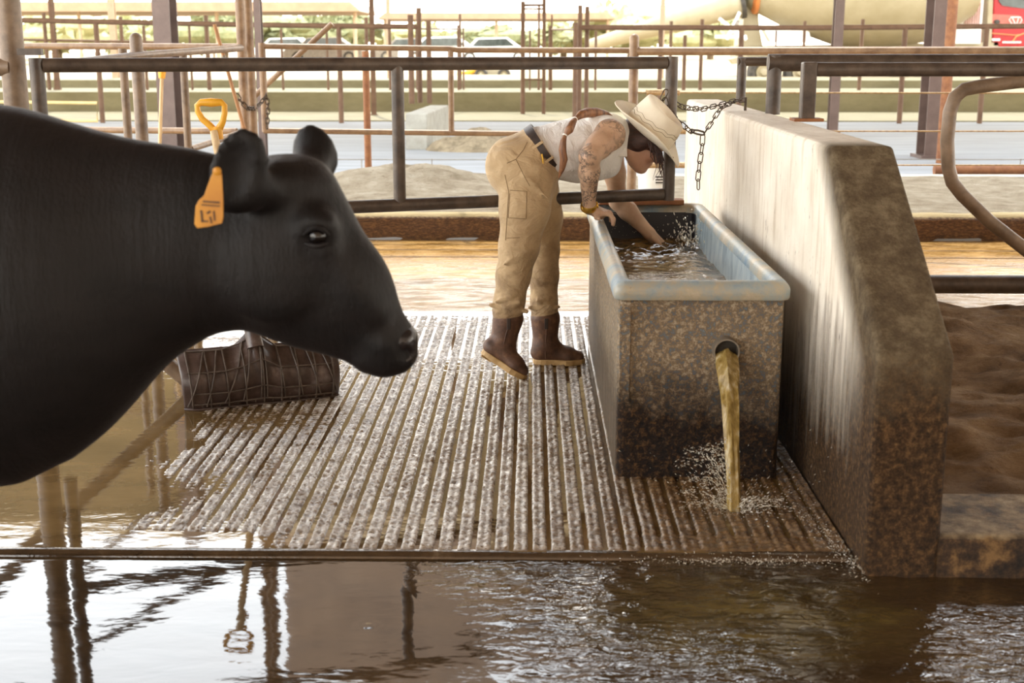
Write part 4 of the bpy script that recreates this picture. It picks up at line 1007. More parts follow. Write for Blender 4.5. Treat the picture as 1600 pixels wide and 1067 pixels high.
    mb.add([v for r in rows for v in r], [(i * 40 + j, i * 40 + (j + 1) % 40, (i + 1) * 40 + (j + 1) % 40, (i + 1) * 40 + j) for i in range(4) for j in range(40)])
    mb.build('belt', 'leather_belt', tr)
    for q in (3.6, 4.3, 2.9):
        v = belt_ring(0, 0.008); k = int(q / (2 * math.pi) * 40) % 40; R3 = Matrix((ax, (v[(k + 1) % 40] - v[k]).normalized(), (v[k] - c0).normalized())).transposed()
        MB().box(v[k], (0.026, 0.006, 0.003), M3=R3).build('belt_loop', 'khaki_cloth', tr, bevel=0.001)
    # waistband of the trousers just under the belt
    mb = MB(); rows = [belt_ring(-0.040, 0.0), belt_ring(-0.038, 0.003), belt_ring(-0.012, 0.003), belt_ring(-0.010, -0.004)]
    mb.add([v for r in rows for v in r], [(i * 40 + j, i * 40 + (j + 1) % 40, (i + 1) * 40 + (j + 1) % 40, (i + 1) * 40 + j) for i in range(3) for j in range(40)])
    mb.build('waistband', 'khaki_cloth', tr)
    # ---- stitched seams and pockets, lying on the cloth
    bv = BVHTree.FromPolygons([Vector(v) for v in Vt], [tuple(f.vertices) for f in tr.data.polygons])
    def lay(pts, name, mat='seam', r=0.0014, steps=8, lift=0.0008):
        out = []
        for i in range(len(pts) - 1):
            for k in range(steps):
                u = k / steps; d = ray(pts[i][0] + (pts[i + 1][0] - pts[i][0]) * u, pts[i][1] + (pts[i + 1][1] - pts[i][1]) * u)
                hit, nrm, _, dist = bv.ray_cast(Vector((0, 0, H)), d.normalized())
                if hit is not None and (not out or (hit - out[-1]).length < 0.05): out.append(hit + nrm * lift)
        if len(out) > 2: MB().tube(out, r, 6).build(name, mat, tr)
    lay([(824, 222), (818, 234), (806, 249), (790, 256)], 'pocket_seam'); lay([(806, 249), (818, 273), (829, 293)], 'pocket_seam')
    lay([(850, 225), (838, 245), (833, 270), (828, 300), (824, 340), (818, 390), (808, 440), (800, 470)], 'side_seam', r=0.0022)
    lay([(797, 297), (823, 299), (822, 342), (794, 340), (797, 297)], 'tool_pocket')
    lay([(792, 372), (815, 371)], 'knee_seam'); lay([(789, 273), (795, 300), (792, 345), (790, 380)], 'inner_seam')
    lay([(848, 247), (858, 250), (866, 248)], 'front_pocket', r=0.003)
    hit = bv.ray_cast(Vector((0, 0, H)), ray(848, 248).normalized())[0]
    if hit is not None:
        k = hit + Vector((0, -0.005, 0)); MB().tube([k + Vector((-.004, 0, .020)), k + Vector((0, -.002, 0)), k + Vector((0.001, 0, -.028))], 0.0035, 8).build('brass_clip', 'gold', tr)
    # ---- boots
    def boot(top, ank, heel, ball, toe, name, lab):
        b = empty(name, (0, 0, 0)); bpy.data.objects.remove(b)
        s = SDF(np.minimum.reduce([np.array(v) for v in (top, ank, heel, ball, toe)]) - 0.09, np.maximum.reduce([np.array(v) for v in (top, ank, heel, ball, toe)]) + 0.09, 0.005)
        dn = (heel - toe).normalized(); up = Vector((-dn.z, 0, dn.x)); up = up if up.z > 0 else -up
        s.cone(top, ank, 0.066, 0.052, 0.02); s.cone(ank, heel + up * 0.052 - dn * 0.018, 0.050, 0.034, 0.02); s.cone(ank + up * -0.02, ball + up * 0.036, 0.046, 0.036, 0.03, 1.1); s.cone(ball + up * 0.034, toe + up * 0.030 + dn * 0.03, 0.036, 0.029, 0.02, 1.2)
        s.cone(heel + up * 0.044 - dn * 0.036, ball + up * 0.04, 0.034, 0.034, 0.02, 1.1)
        tt = (top - ank).normalized(); s.ell(top + tt * 0.055, (0.052, 0.052, 0.10), np.array([list(Vector((0, 1, 0)).cross(tt)), [0, 1, 0], list(tt)]), 0.004, True)
        # flat sole plane
        s.ell((heel + toe) / 2 - up * 0.094, (0.24, 0.2, 0.10), np.array([list(-dn), [0, 1, 0], list(up)]), 0.003, True)
        me, _ = s.mesh(name, 1); o = link_mesh(name, me, 'boot_leather', root)
        mb = MB(); N = 24; L = (toe - heel).length; prof = []
        for k in range(N):
            q = 2 * math.pi * k / N; x = math.cos(q); wd = 0.047 + 0.012 * math.exp(-((x - 0.35) / 0.35) ** 2) - 0.006 * math.exp(-((x + .15) / .3) ** 2)
            prof.append((heel + toe) / 2 - dn * (x * (L / 2 + 0.004)) + Vector((0, wd * math.sin(q) / max(.75, abs(math.sin(q)) ** .25), 0)))
        mb.prism([v for v in prof], up * 0.026); so = mb.build('sole', 'sole_rubber', o, bevel=0.004)
        hl = [heel + (ball - heel) * t for t in (0.02, 0.34)]
        MB().prism([hl[0] + Vector((0, -.038, 0)), hl[1] + Vector((0, -.040, 0)), hl[1] + Vector((0, .040, 0)), hl[0] + Vector((0, .038, 0))], up * -0.004).build('heel_block', 'sole_rubber', o)
        # pull straps and side seam
        yy = -0.066
        MB().tube([top + Vector((0.006, yy, -0.01)), top.lerp(ank, .5) + Vector((0.004, yy + .004, 0)), ank + Vector((0, yy + .012, -0.015)), ank + Vector((0.002, yy + .010, -0.06))], 0.0028, 8).build('side_welt', 'boot_leather', o)
        MB().box(top + Vector((0.004, yy, -0.012)), (0.008, 0.003, 0.024)).build('pull_strap', 'leather_belt', o, bevel=0.002)
        return o
    # near boot tipped on its toe, far boot flat
    tN = p(819, 594, 5.30); hN = p(752, 552, 5.33)
    boot(p(794, 497, 5.345), p(786, 535, 5.345), hN, hN.lerp(tN, 0.68), tN, 'boot', None)
    tF = p(913, 569, 5.575); tF.z = 0.002; hF = p(834, 571, 5.565); hF.z = 0.002; hF.y = tF.y
    boot(p(852, 497, 5.575), p(852, 535, 5.575), hF, hF.lerp(tF, 0.66), tF, 'boot', None)
    # ---- wrist watch
    wd = (wrN - elN).normalized(); wc = wrN - wd * 0.004; a1 = wd.orthogonal().normalized(); a2 = wd.cross(a1)
    wt = MB(); ring = lambda o, r: [wc + wd * o + (a1 * math.cos(2 * math.pi * k / 28) + a2 * math.sin(2 * math.pi * k / 28)) * r for k in range(28)]
    rows = [ring(-.013, .0285), ring(-.013, .034), ring(-.006, .0365), ring(.006, .0365), ring(.013, .034), ring(.013, .0285)]
    wt.add([v for r in rows for v in r], [(i * 28 + j, i * 28 + (j + 1) % 28, (i + 1) * 28 + (j + 1) % 28, (i + 1) * 28 + j) for i in range(5) for j in range(28)])
    wa = wt.build('wrist_watch', 'gold', root)
    cdir = Vector((0.95, 0.2, 0.0)); cdir = (cdir - wd * cdir.dot(wd)).normalized()
    MB().lathe(wc + cdir * 0.031, cdir, [(0, .017), (.006, .018), (.008, .016)], 20).build('watch_case', 'gold', wa)
    # ---- hair
    s = SDF(np.array(HC) - 0.17, np.array(HC) + 0.17, 0.005)
    s.ell(hd(-0.022, 0.030), (0.094, 0.081, 0.092), Rh, 0.02)
    s.ell(hd(-0.050, -0.030), (0.060, 0.072, 0.060), Rh, 0.03)
    for q in (-1, 1):
        s.cone(hd(0.000, 0.020, q * .070), hd(0.055, 0.010, q * .062), 0.028, 0.018, 0.02)
        s.ell(hd(-0.022, -0.012, q * .074), (0.042, 0.020, 0.040), Rh, 0.02)
    s.ell(hd(0.092, -0.025), (0.058, 0.060, 0.085), Rh, 0.012, True)
    me, _ = s.mesh('hair', 1); hair = link_mesh('hair', me, 'hair_dark', root)
    Rr = random.Random(2)
    for i in range(44):
        q = -1 if i < 34 else 1; f0 = Rr.uniform(0.0, 0.088)
        a = hd(f0, 0.022 - 0.1 * max(0, f0 - .07), q * (0.093 - 0.45 * max(0, f0 - 0.02))); L = Rr.uniform(0.06, 0.15) * (0.65 if f0 < 0.03 else 1)
        pts = [a, a + Vector((0.004 + Rr.gauss(0, .003), q * 0.003, -L * .3)), a + Vector((0.010 + Rr.gauss(0, .006), q * 0.0, -L * .65)), a + Vector((0.014 + Rr.gauss(0, .014), -q * 0.01, -L))]
        MB().tube(pts, [0.0028, 0.0024, 0.0015, 0.0005], 5).build('hair_strand', 'hair_dark', hair)
    pt = [(962, 194, 5.58), (946, 180, 5.55), (932, 176, 5.51), (918, 176, 5.48), (908, 179, 5.445), (899, 186, 5.42), (894, 193, 5.395), (889, 203, 5.378), (883, 211, 5.37), (880, 221, 5.36), (879, 235, 5.355), (881, 249, 5.355), (878, 264, 5.36), (873, 278, 5.365)]
    rs = [0.018, 0.019, 0.021, 0.021, 0.018, 0.009, 0.016, 0.019, 0.008, 0.013, 0.016, 0.016, 0.012, 0.003]
    pony = MB(); P3 = [p(*q) for q in pt]; fine, fr = [], []
    for i in range(len(P3) - 1):
        for k in range(4):
            u = k / 4; fine.append(P3[i].lerp(P3[i + 1], u)); fr.append(rs[i] * (1 - u) + rs[i + 1] * u)
    fine.append(P3[-1]); fr.append(rs[-1]); pony.tube(fine, fr, 12)
    po = pony.build('ponytail', 'hair_brown', hair)
    for k in (5, 8): 
        d = (P3[k + 1] - P3[k - 1]).normalized(); MB().lathe(P3[k] - d * 0.003, d, [(0, .010), (.003, .0115), (.006, .010)], 12).build('hair_tie', 'white_paint', po)
    # ---- hat
    def hat_pt(f, sd, u): return hd(f - 0.004, 0.050 + u + 0.24 * sd, sd - 0.20 * u)
    def brim(a, t):
        th = 2 * math.pi * a; ca, sa = math.cos(th), math.sin(th)
        fi, si = 0.108, 0.086; fo, so = 0.196, 0.158
        f = ca * (fi + (fo - fi) * t); q = sa * (si + (so - si) * t)
        curl = 0.042 * abs(sa) ** 2.2 * t ** 1.7 - 0.030 * max(0, ca) ** 2 * t ** 1.4 + 0.012 * max(0, -ca) ** 2 * t
        return hat_pt(f, q * (1 - 0.10 * abs(sa) * t * t), curl)
    mb = MB(); mb.grid(brim, 64, 12, True); hat = mb.build('hat', 'straw_felt', root, solid=0.004)
    mb = MB()
    def crown(a, t):
        th = 2 * math.pi * a; ca, sa = math.cos(th), math.sin(th); hgt = 0.118
        if t <= 0.7:
            v = t / 0.7; k = 1 - 0.13 * v ** 1.6; u = hgt * v ** 0.92
        else:
            v = (t - 0.7) / 0.3; k = (1 - 0.13) * (1 - v) ; u = hgt + 0.008 * math.sin(math.pi * min(1, v * 1.6)) - 0.030 * v ** 0.8
        pinch = 1 - 0.20 * math.exp(-((ca - 0.62) / 0.30) ** 2) * (min(1, t / 0.7) ** 2.5) * abs(sa) ** .5
        return hat_pt(ca * 0.116 * k, sa * 0.092 * k * pinch, u + 0.010 * (-ca) * min(1, t / .7))
    mb.grid(crown, 56, 22, True); mb.build('crown', 'straw_felt', hat, solid=0.003)
    for u0, rr in ((0.044, .0012), (0.058, .0010)):
        ringp = [crown(k / 56, 0.7 * (u0 + 0.004 * math.sin(k * 1.3) + .012 * math.cos(2 * math.pi * k / 56)) / 0.118) for k in range(56)]
        ctr = hat_pt(0, 0, u0); ringp = [q + (q - ctr).normalized() * 0.0025 for q in ringp]
        MB().tube(ringp, rr, 6, closed=True).build('hat_cord', 'hat_cord', hat)
    MB().box(brim(0.93, 0.55) + Vector((0.0, -0.004, 0.003)), (0.009, 0.002, 0.003), M3=Matrix.Rotation(math.radians(45), 3, 'Y')).build('brim_mark', 'black_print', hat)
    # inner band
    ringp = [hat_pt(0.104 * math.cos(q), 0.082 * math.sin(q), -0.004) for q in [2 * math.pi * k / 40 for k in range(40)]]
    MB().tube(ringp, 0.005, 8, closed=True).build('sweatband', 'straw_felt', hat)
    return root
simple('seam', rgb(120, 98, 68), rgb(140, 116, 84), 20, 0.9, 0, 0)
simple('hat_cord', rgb(150, 136, 108), rgb(176, 160, 128), 20, 0.9, 0, 0)
build_person()
#==PART5==
# ================================================================== TOOLS
def build_scoop():
    A = G(290, 642, 0.004); B = G(531, 619, 0.004); A.z = B.z = 0.004
    ex = (B - A).normalized(); W = (B - A).length; en = Vector((ex.y, -ex.x, 0))       # towards the camera
    t = empty('grain_scoop', A.lerp(B, .5), 'wide dark plastic ribbed scoop shovel with yellow grip resting on the floor', 'shovel')
    def prof(v):      # v 0..1 bottom to top: bulge to the camera, then curl back
        return 0.035 * math.sin(math.pi * min(1, v * 1.15)) - 0.10 * max(0, v - 0.62) ** 1.5 * 2, 0.232 * v
    def pt(u, v, lift=0.0):
        k = abs(u - 0.5) * 2; top = 1.0 + 0.34 * max(0, 1 - abs(u - 0.47) / 0.13) ** 1.3 - 0.10 * max(0, u - .5)
        b, z = prof(v); back = 0.10 * max(0, k - 0.86) ** 1.2 * 3.0
        return A + ex * (W * (u + (0.0 if v > .2 else 0) - 0.03 * (1 - u) * v)) + en * (b - back + lift) + Vector((0, 0, z * top))
    mb = MB(); mb.grid(lambda a, v: pt(a, v, -0.004 + 0.004 * math.cos(a * 16 * math.pi) * math.sin(math.pi * v)), 97, 16); mb.build('blade', 'scoop_plastic', t, solid=0.005)
    def rib(pts, r=0.0034):
        out = []
        for i in range(len(pts) - 1):
            for k in range(8): q = k / 8; out.append(pt(pts[i][0] + (pts[i + 1][0] - pts[i][0]) * q, pts[i][1] + (pts[i + 1][1] - pts[i][1]) * q, 0.008))
        out.append(pt(*pts[-1], 0.008)); MB().tube(out, r, 6).build('rib', 'scoop_rib', t)
    for i in range(9): rib([(0.05 + i * 0.1125, 0.03), (0.05 + i * 0.1125, 0.98)])
    for v in (0.10, 0.30, 0.66, 0.97): rib([(0.04, v), (0.96, v)])
    for i in range(5):
        rib([(0.02 + i * 0.115, 0.06), (0.16 + i * 0.08, 0.97)] if i < 2 else [(0.02 + i * 0.115, 0.10), (0.30 + i * 0.05, 0.96)])
    for i in range(5): rib([(0.98 - i * 0.115, 0.12), (0.52 + (4 - i) * 0.09, 0.96)])
    for i in range(17): rib([(0.05 + i * 0.056, 0.04), (0.05 + i * 0.056, 0.10)], 0.0022)
    MB().tube([pt(u / 20, 0.0, 0.002) for u in range(21)], 0.006, 8).build('cutting_edge', 'scoop_plastic', t)
    s0 = pt(0.47, 0.80, -0.004); top = P(334, 205, 5.16)
    d = (top - s0).normalized()
    MB().tube([s0 - d * 0.02, s0 + d * 0.06, s0 + d * 0.13], [0.034, 0.030, 0.021], 14).build('socket', 'scoop_plastic', t)
    MB().tube([s0, top], 0.0155, 14).build('shaft', 'ash_wood', t)
    # yellow D grip
    def g(px, py): return P(px, py, 5.18)
    loop = [g(338, 207), g(328, 196), g(316, 186), g(309, 174), g(308, 165), g(314, 160), g(330, 160), g(346, 160), g(351, 165), g(351, 176), g(348, 190), g(342, 202)]
    o = MB().tube(loop, [0.016, 0.014, 0.013, 0.012, 0.012, 0.014, 0.018, 0.014, 0.012, 0.012, 0.013, 0.016], 12, closed=True).build('grip', 'yellow_plastic', t)
    MB().tube([g(340, 198), g(341, 208), g(343, 218)], [0.020, 0.019, 0.017], 14).build('grip_ferrule', 'yellow_plastic', t)
    MB().lathe(g(341, 206) + Vector((0, -0.019, 0)), (0, -1, 0), [(0, .004), (.002, .003)], 8).build('rivet', 'dull_steel', t)
simple('scoop_rib', rgb(58, 48, 42), rgb(104, 92, 82), 30, 0.5, 0, 0)
build_scoop()
def tool(name, pts, r, mat, label, cat, extra=None):
    t = empty(name, pts[0], label, cat); MB().tube(pts, r, 10).build('handle', mat, t)
    if extra: extra(t)
a, b = P(236, 250, 8.8), P(253, 118, 8.95); a.z = 0.02
def _cap(t):
    MB().tube([b - (b - a).normalized() * 0.02, b + (b - a).normalized() * .03], [0.022, 0.028], 12).build('yellow_cap', 'yellow_plastic', t)
    MB().box(a + Vector((0, 0, 0.10)), (0.11, 0.02, 0.12), rz=0.2).build('blade', 'scoop_plastic', t, bevel=0.01)
tool('long_shovel', [a, b], 0.013, 'ash_wood', 'pale wooden shovel handle with yellow end leaning by the left column', 'shovel', _cap)
a2, b2 = P(367, 150, 9.2), P(335, 38, 9.2); d2 = (a2 - b2).normalized(); e2 = a2 + d2 * 0.85
tool('broom_pole', [e2, b2], 0.013, 'dark_wood', 'brown wooden tool pole leaning against the twin posts', 'pole',
     lambda t: (MB().tube([b2 + d2 * 0.22, b2 + d2 * 0.25], 0.017, 10).build('ferrule', 'dull_steel', t), MB().box(e2, (0.16, 0.03, 0.04)).build('broom_head', 'dark_wood', t, bevel=0.01)))

# ================================================================== PIPE FENCES BEHIND
def fence(name, label, posts, rails, mat, extra=()):
    """posts: (px, py_ref, Y, z0, z1, width_px[, cap]); rails: list of (px, py, Y) points + width_px"""
    f0 = posts[0] if posts else None
    b = P(f0[0], f0[1], f0[2]); t = empty(name, (b.x, f0[2], f0[3]), label, 'fence')
    for q in posts:
        p0 = P(q[0], q[1], q[2]); r = q[5] / 2 / F * q[2] * 0.98
        pts = [(p0.x, q[2], q[3]), (p0.x, q[2], q[4])]; rs = [r, r]
        if len(q) > 6: pts += [(p0.x, q[2], q[4] + r * .5), (p0.x, q[2], q[4] + r * .85), (p0.x, q[2], q[4] + r)]; rs += [r * .87, r * .5, r * .05]
        MB().tube(pts, rs, 14).build('post', mat, t)
    for pts, wpx in rails:
        MB().tube([P(*q) for q in pts], [wpx / 2 / F * q[2] * .98 for q in pts], 12).build('rail', mat, t)
    for f in extra: f(t)
    return t
def zat(px, py, Y): return P(px, py, Y).z
fence('pen_fence', 'dusty pipe pen fence with a round capped post, left of the leaning tools',
      [(216, 120, 7.4, 0, zat(216, 61, 7.4), 20, 1), (194, 120, 7.7, 0, zat(194, 76, 7.7), 13), (288, 120, 8.3, 0, zat(288, 86, 8.3), 12)],
      [([(62, 103, 6.3), (222, 86, 7.38)], 12), ([(222, 86, 7.4), (376, 75, 9.3)], 11), ([(298, 233, 8.3), (372, 209, 9.3)], 10)], 'pipe_mid')
fence('pen_fence', 'long two rail pipe fence with twin tall posts behind the cow',
      [(377, 60, 9.4, 0.05, 4.55, 15), (389, 60, 9.55, 0.05, 4.55, 15)],
      [([(30, 72, 9.9), (376, 73, 9.45)], 10), ([(30, 202, 9.9), (370, 205, 9.45)], 10)], 'pipe_tan')
def gate_chain_hang(t): pass
rg = fence('rear_gate', 'long tan pipe gate in the sun behind the bending person',
      [(409, 70, 9.9, zat(409, 206, 9.9), zat(409, 67, 9.9), 11), (704, 70, 9.9, zat(704, 208, 9.9), zat(704, 78, 9.9), 9)],
      [([(408, 72, 9.9), (702, 76, 9.9), (716, 78, 9.9), (984, 79, 9.9)], 9), ([(412, 204, 9.9), (984, 211, 9.9)], 9)], 'pipe_tan')
rg['category'] = 'gate'
MB().tube([P(398, 150, 10.3), P(519, 37, 10.3)], 0.022, 10).build('diagonal_strut', 'pipe_tan', rg)
tp = fence('capped_post', 'tan round capped post beside the hat, carrying the cable springs', [(990, 120, 9.7, 0.12, zat(990, 60, 9.7), 15, 1)], [], 'pipe_tan'); tp['category'] = 'post'
rp = fence('rusty_post', 'rusty upright pipe in the sand left of the gate stile', [(572, 120, 12.4, 0.10, zat(572, 80, 12.4), 11)], [], 'pipe_rust'); rp['category'] = 'post'
fence('right_fence', 'sunlit top rail fence running right from the capped post', [(1800, 80, 8.6, 0, 1.42, 18)], [([(996, 80, 9.7), (1800, 79, 8.6)], 13)], 'pipe_tan')
# cables with tension springs
def cable(py, y2, label, springs):
    a = P(996, py, 9.7); b = P(1900, y2, 9.7)
    t = empty('tension_cable', a, label, 'cable', 'tension cables right of the capped post')
    MB().tube([a, b], 0.0055, 8).build('wire', 'spring_steel', t)
    for x0, x1 in springs:
        p0, p1 = P(x0, py, 9.7), P(x1, py, 9.7); n = int((x1 - x0) / 1.4); pts = []
        for k in range(n * 8 + 1):
            u = k / (n * 8); q = p0.lerp(p1, u); an = 2 * math.pi * k / 8; pts.append(q + Vector((0, math.cos(an), math.sin(an))) * 0.019)
        MB().tube(pts, 0.0042, 6).build('spring', 'spring_steel', t)
cable(144.5, 146, 'upper tension cable with a coil spring beside the hat', [(1010, 1062)])
cable(205, 205, 'middle tension cable crossing the view at knee height', [(1056, 1072)])
cable(258, 258, 'lowest tension cable with rusty spring under the hat brim', [(1002, 1088)])
# rusted chain on the rear gate's end
chain('gate_keeper_chain', [P(370, 148, 9.3), P(376, 158, 9.3), P(386, 169, 9.3), P(397, 170, 9.5), P(408, 160, 9.8), P(416, 148, 9.84), P(419, 165, 9.84), P(417, 200, 9.84)], 'small rusted chain looped round the twin posts', pitch=0.036, W=0.028, r=0.0042)
# far pens on the bunk
zb = 0.46
def far_post(px, py_top, Y, z0, wpx): return (px, 70, Y, z0, zat(px, py_top, Y), wpx)
fence('far_pen', 'far brown pipe pen rail across the left background',
      [far_post(152, 36, 24, 0.03, 8), far_post(530, 40, 24, 0.03, 8), far_post(655, 12, 24, 0.4, 8), far_post(642, 23, 23.6, 0.4, 9), far_post(670, 32, 23.8, 0.4, 8),
       far_post(72, 20, 29.5, zb, 6), far_post(191, 26, 29.5, zb, 6), far_post(226, 40, 29.5, zb, 5), far_post(297, 40, 29.5, zb, 4), far_post(324, 24, 29.5, zb, 7), far_post(440, 45, 29.5, zb, 4), far_post(511, 47, 29.5, zb, 4), far_post(573, 27, 29.5, zb, 6), far_post(609, 30, 29.5, zb, 5), far_post(651, 44, 29.5, zb, 4)],
      [([(0, 31, 24), (400, 39, 24), (655, 42, 24)], 8), ([(655, 45, 24), (715, 45, 29)], 3), ([(30, 62, 29.5), (250, 66, 29.5)], 4)], 'pipe_far')
fence('far_pen', 'far brown pipe pen rail across the right background',
      [far_post(906, 8, 24, 0.03, 7), far_post(917, 10, 24.2, 0.03, 7), far_post(899, 35, 23.8, 0.03, 7), far_post(1032, 43, 24, 0.03, 7), far_post(1048, 33, 29.5, zb, 5), far_post(1070, 55, 29.5, zb, 6), far_post(1096, 30, 29.5, zb, 6), far_post(931, 48, 29.5, zb, 4),
       far_post(1158, 44, 24, 0.03, 8), far_post(1256, 33, 29.5, zb, 5), far_post(1346, 30, 29.5, zb, 6), far_post(1413, 44, 24, 0.03, 8), far_post(1540, 42, 24, 0.03, 8), far_post(1212, 48, 29.5, zb, 3)],
      [([(906, 43, 24), (1250, 43.5, 24), (1700, 40, 24)], 8), ([(862, 46, 29.5), (900, 46, 24)], 3)], 'pipe_far')
fence('ladder_frame', 'far pipe ladder frame with rungs standing before the bunk',
      [far_post(817, 2, 27, 0.03, 7), far_post(850, -6, 27, 0.03, 6), far_post(828, 47, 29.5, zb, 3), far_post(842, 9, 29.5, zb, 4), far_post(859, 40, 29.5, zb, 4), far_post(862, 23, 29.5, zb, 3)],
      [([(817, 8, 27), (850, 8, 27)], 4), ([(817, 14, 27), (850, 14, 27)], 3), ([(817, 124, 27), (850, 124, 27)], 3)], 'pipe_far')
fence('far_corner', 'pair of thin far posts left of the ladder frame',
      [far_post(716, 39, 29.5, zb, 4), far_post(719, 22, 30, zb, 4), far_post(724, 43, 29.8, zb, 3)], [([(716, 60, 29.5), (724, 60, 29.8)], 2)], 'pipe_far')
# yellow frame left
simple('yellow_frame', rgb(206, 176, 116), rgb(222, 194, 136), 4, .6, 0, 0)
fy = empty('yellow_barrier', P(40, 190, 20), 'thin yellow pipe frame low behind the left fence', 'frame')
MB().tube([P(-20, 159, 20), P(152, 161, 20), P(152, 189, 20), P(60, 189, 20)], 0.025, 8).build('tube', 'yellow_frame', fy)
# steel columns carrying the next roof
def column(px, py, Y, wpx, label, depth=0.16, z0=0.03, mat='column_paint', base=True, z1=5.2):
    p0 = P(px, py, Y); w_ = wpx / 2 / F * Y; t = empty('steel_column', (p0.x, Y, z0), label, 'column')
    fl = 0.012
    for y in (Y - depth / 2, Y + depth / 2): MB().box((p0.x, y, (z0 + z1) / 2), (w_, fl / 2 + .004, (z1 - z0) / 2)).build('flange', mat, t)
    MB().box((p0.x, Y, (z0 + z1) / 2), (0.008, depth / 2, (z1 - z0) / 2)).build('web', mat, t)
    if base: MB().box((p0.x, Y, z0 + .02), (w_ * 1.5, depth * .7, 0.02)).build('base_plate', mat, t)
    return t
column(258, 30, 16.4, 26, 'purple grey steel column in the left background beside the shovel handle', 0.35)
c_ = column(1466, 30, 16.4, 26, 'purple grey steel column at the right with a rusty pipe beside it', 0.35)
q = P(1487, 30, 15.6); MB().tube([(q.x, 15.6, 0.03), (q.x, 15.6, 5.2)], 0.062, 12).build('rusty_pipe', 'pipe_rust', c_)
column(1310, 30, 21, 14, 'slim purple steel column behind the stall rails', 0.14)
column(581, 30, 26.5, 7, 'thin brown steel column far behind the dark gate stile', 0.08, mat='pipe_far')
column(606, 10, 33.5, 6, 'thin pale steel column right of the thin brown column', 0.08, z0=0.6, mat='pipe_pale', z1=5.5)
column(174, 10, 33.5, 10, 'pale steel column far left behind the far rail', 0.12, z0=0.6, mat='pipe_pale', z1=5.5)
column(80, 10, 29.5, 7, 'thin brown steel column at the far left background', 0.08, z0=zb, mat='pipe_far')
column(1036, 5, 33.5, 7, 'pale steel column behind the mixer chute', 0.08, z0=0.6, mat='pipe_pale', z1=5.5)
column(403, 20, 15.8, 10, 'narrow brown column right of the twin tall posts', 0.12, mat='column_paint')
# ground pipe, wire grid fence
q0 = P(1458, 288, 13.6); tag(MB().tube([(q0.x, 13.6, .13), (q0.x + 6, 13.6, .13)], 0.055, 12).build('ground_pipe', 'pipe_rust'), 'rusty pipe lying on the ground at the right column foot', 'pipe')
def wire_fence(x0, x1, label):
    Y = 13.9; a = P(x0, 249, Y); t = empty('wire_grid', (a.x, Y, 0.03), label, 'fence', 'low wire grids by the road'); b = P(x1, 249, Y)
    MB().tube([(a.x, Y, a.z), (b.x, Y, a.z)], 0.006, 6).build('wire', 'dull_steel', t)
    n = int((x1 - x0) / 84)
    for i in range(n + 1):
        x = a.x + (b.x - a.x) * i / max(1, n); MB().tube([(x, Y, 0.03), (x, Y, a.z + .01)], 0.005, 6).build('wire', 'dull_steel', t)
wire_fence(455, 785, 'low thin wire grid along the road left of the person')
wire_fence(1385, 1700, 'low thin wire grid along the road right of the divider wall')
# concrete block with dirt pile, bucket
b0 = P(640, 228, 17.6)
tag(MB().box((b0.x + 0.16, 18.9, 0.27), (0.15, 1.3, 0.25), rz=-0.05).build('concrete_block', 'block_concrete', bevel=0.02), 'pale concrete block footing three far posts', 'block')
def heap(name, cx, cy, r, h, z0, mat, label, seed):
    xs = np.linspace(cx - r[0], cx + r[0], 60); ys = np.linspace(cy - r[1], cy + r[1], 50); X, Y = np.meshgrid(xs, ys, indexing='ij')
    e = np.clip(1 - ((X - cx) / r[0]) ** 2 - ((Y - cy) / r[1]) ** 2, 0, 1); Z = z0 - 0.05 + e ** .7 * h * (0.4 + 1.2 * fbm(X * 3, Y * 3, seed))
    tag(link_mesh(name, height_mesh(name, xs, ys, Z), mat), label, 'dirt', kind='stuff')
dp = P(730, 222, 17.5); heap('dirt_heap', dp.x + .15, 17.6, (0.75, 0.5), 0.26, 0.04, 'soil', 'loose brown dirt heap right of the concrete block', 101)
def bucket():
    c = P(1024, 298, 10.2); c.z = 0.17; t = empty('plastic_bucket', c, 'white plastic bucket with a printed label beneath the hat', 'bucket')
    MB().lathe(c, (0, 0, 1), [(0, .125), (.02, .128), (.33, .148), (.335, .155), (.36, .155), (.365, .15), (.362, .142), (.33, .140), (.05, .12)], 28).build('pail', 'bucket_white', t)
    lb = MB(); lb.grid(lambda a, v: c + Vector((0.1485 * math.sin(-0.1 + .45 * a), -0.1485 * math.cos(-0.1 + .45 * a), .17 + .07 * v)) * 1.0, 8, 2); l_ = lb.build('label', 'bucket_white', t, solid=0.001)
    for k in range(3):
        lb = MB(); lb.grid(lambda a, v: c + Vector((0.1495 * math.sin(-0.1 + .45 * a), -0.1495 * math.cos(-0.1 + .45 * a), .180 + .022 * k + .012 * v)), 8, 2); lb.build('print_line', 'black_print', l_)
    h_ = [c + Vector((.15 * math.cos(q), .03 * math.sin(q) - .02, .34 - .09 * math.sin(q))) for q in [math.pi * k / 12 for k in range(13)]]
    MB().tube(h_, .003, 6).build('bail', 'dull_steel', t)
bucket()
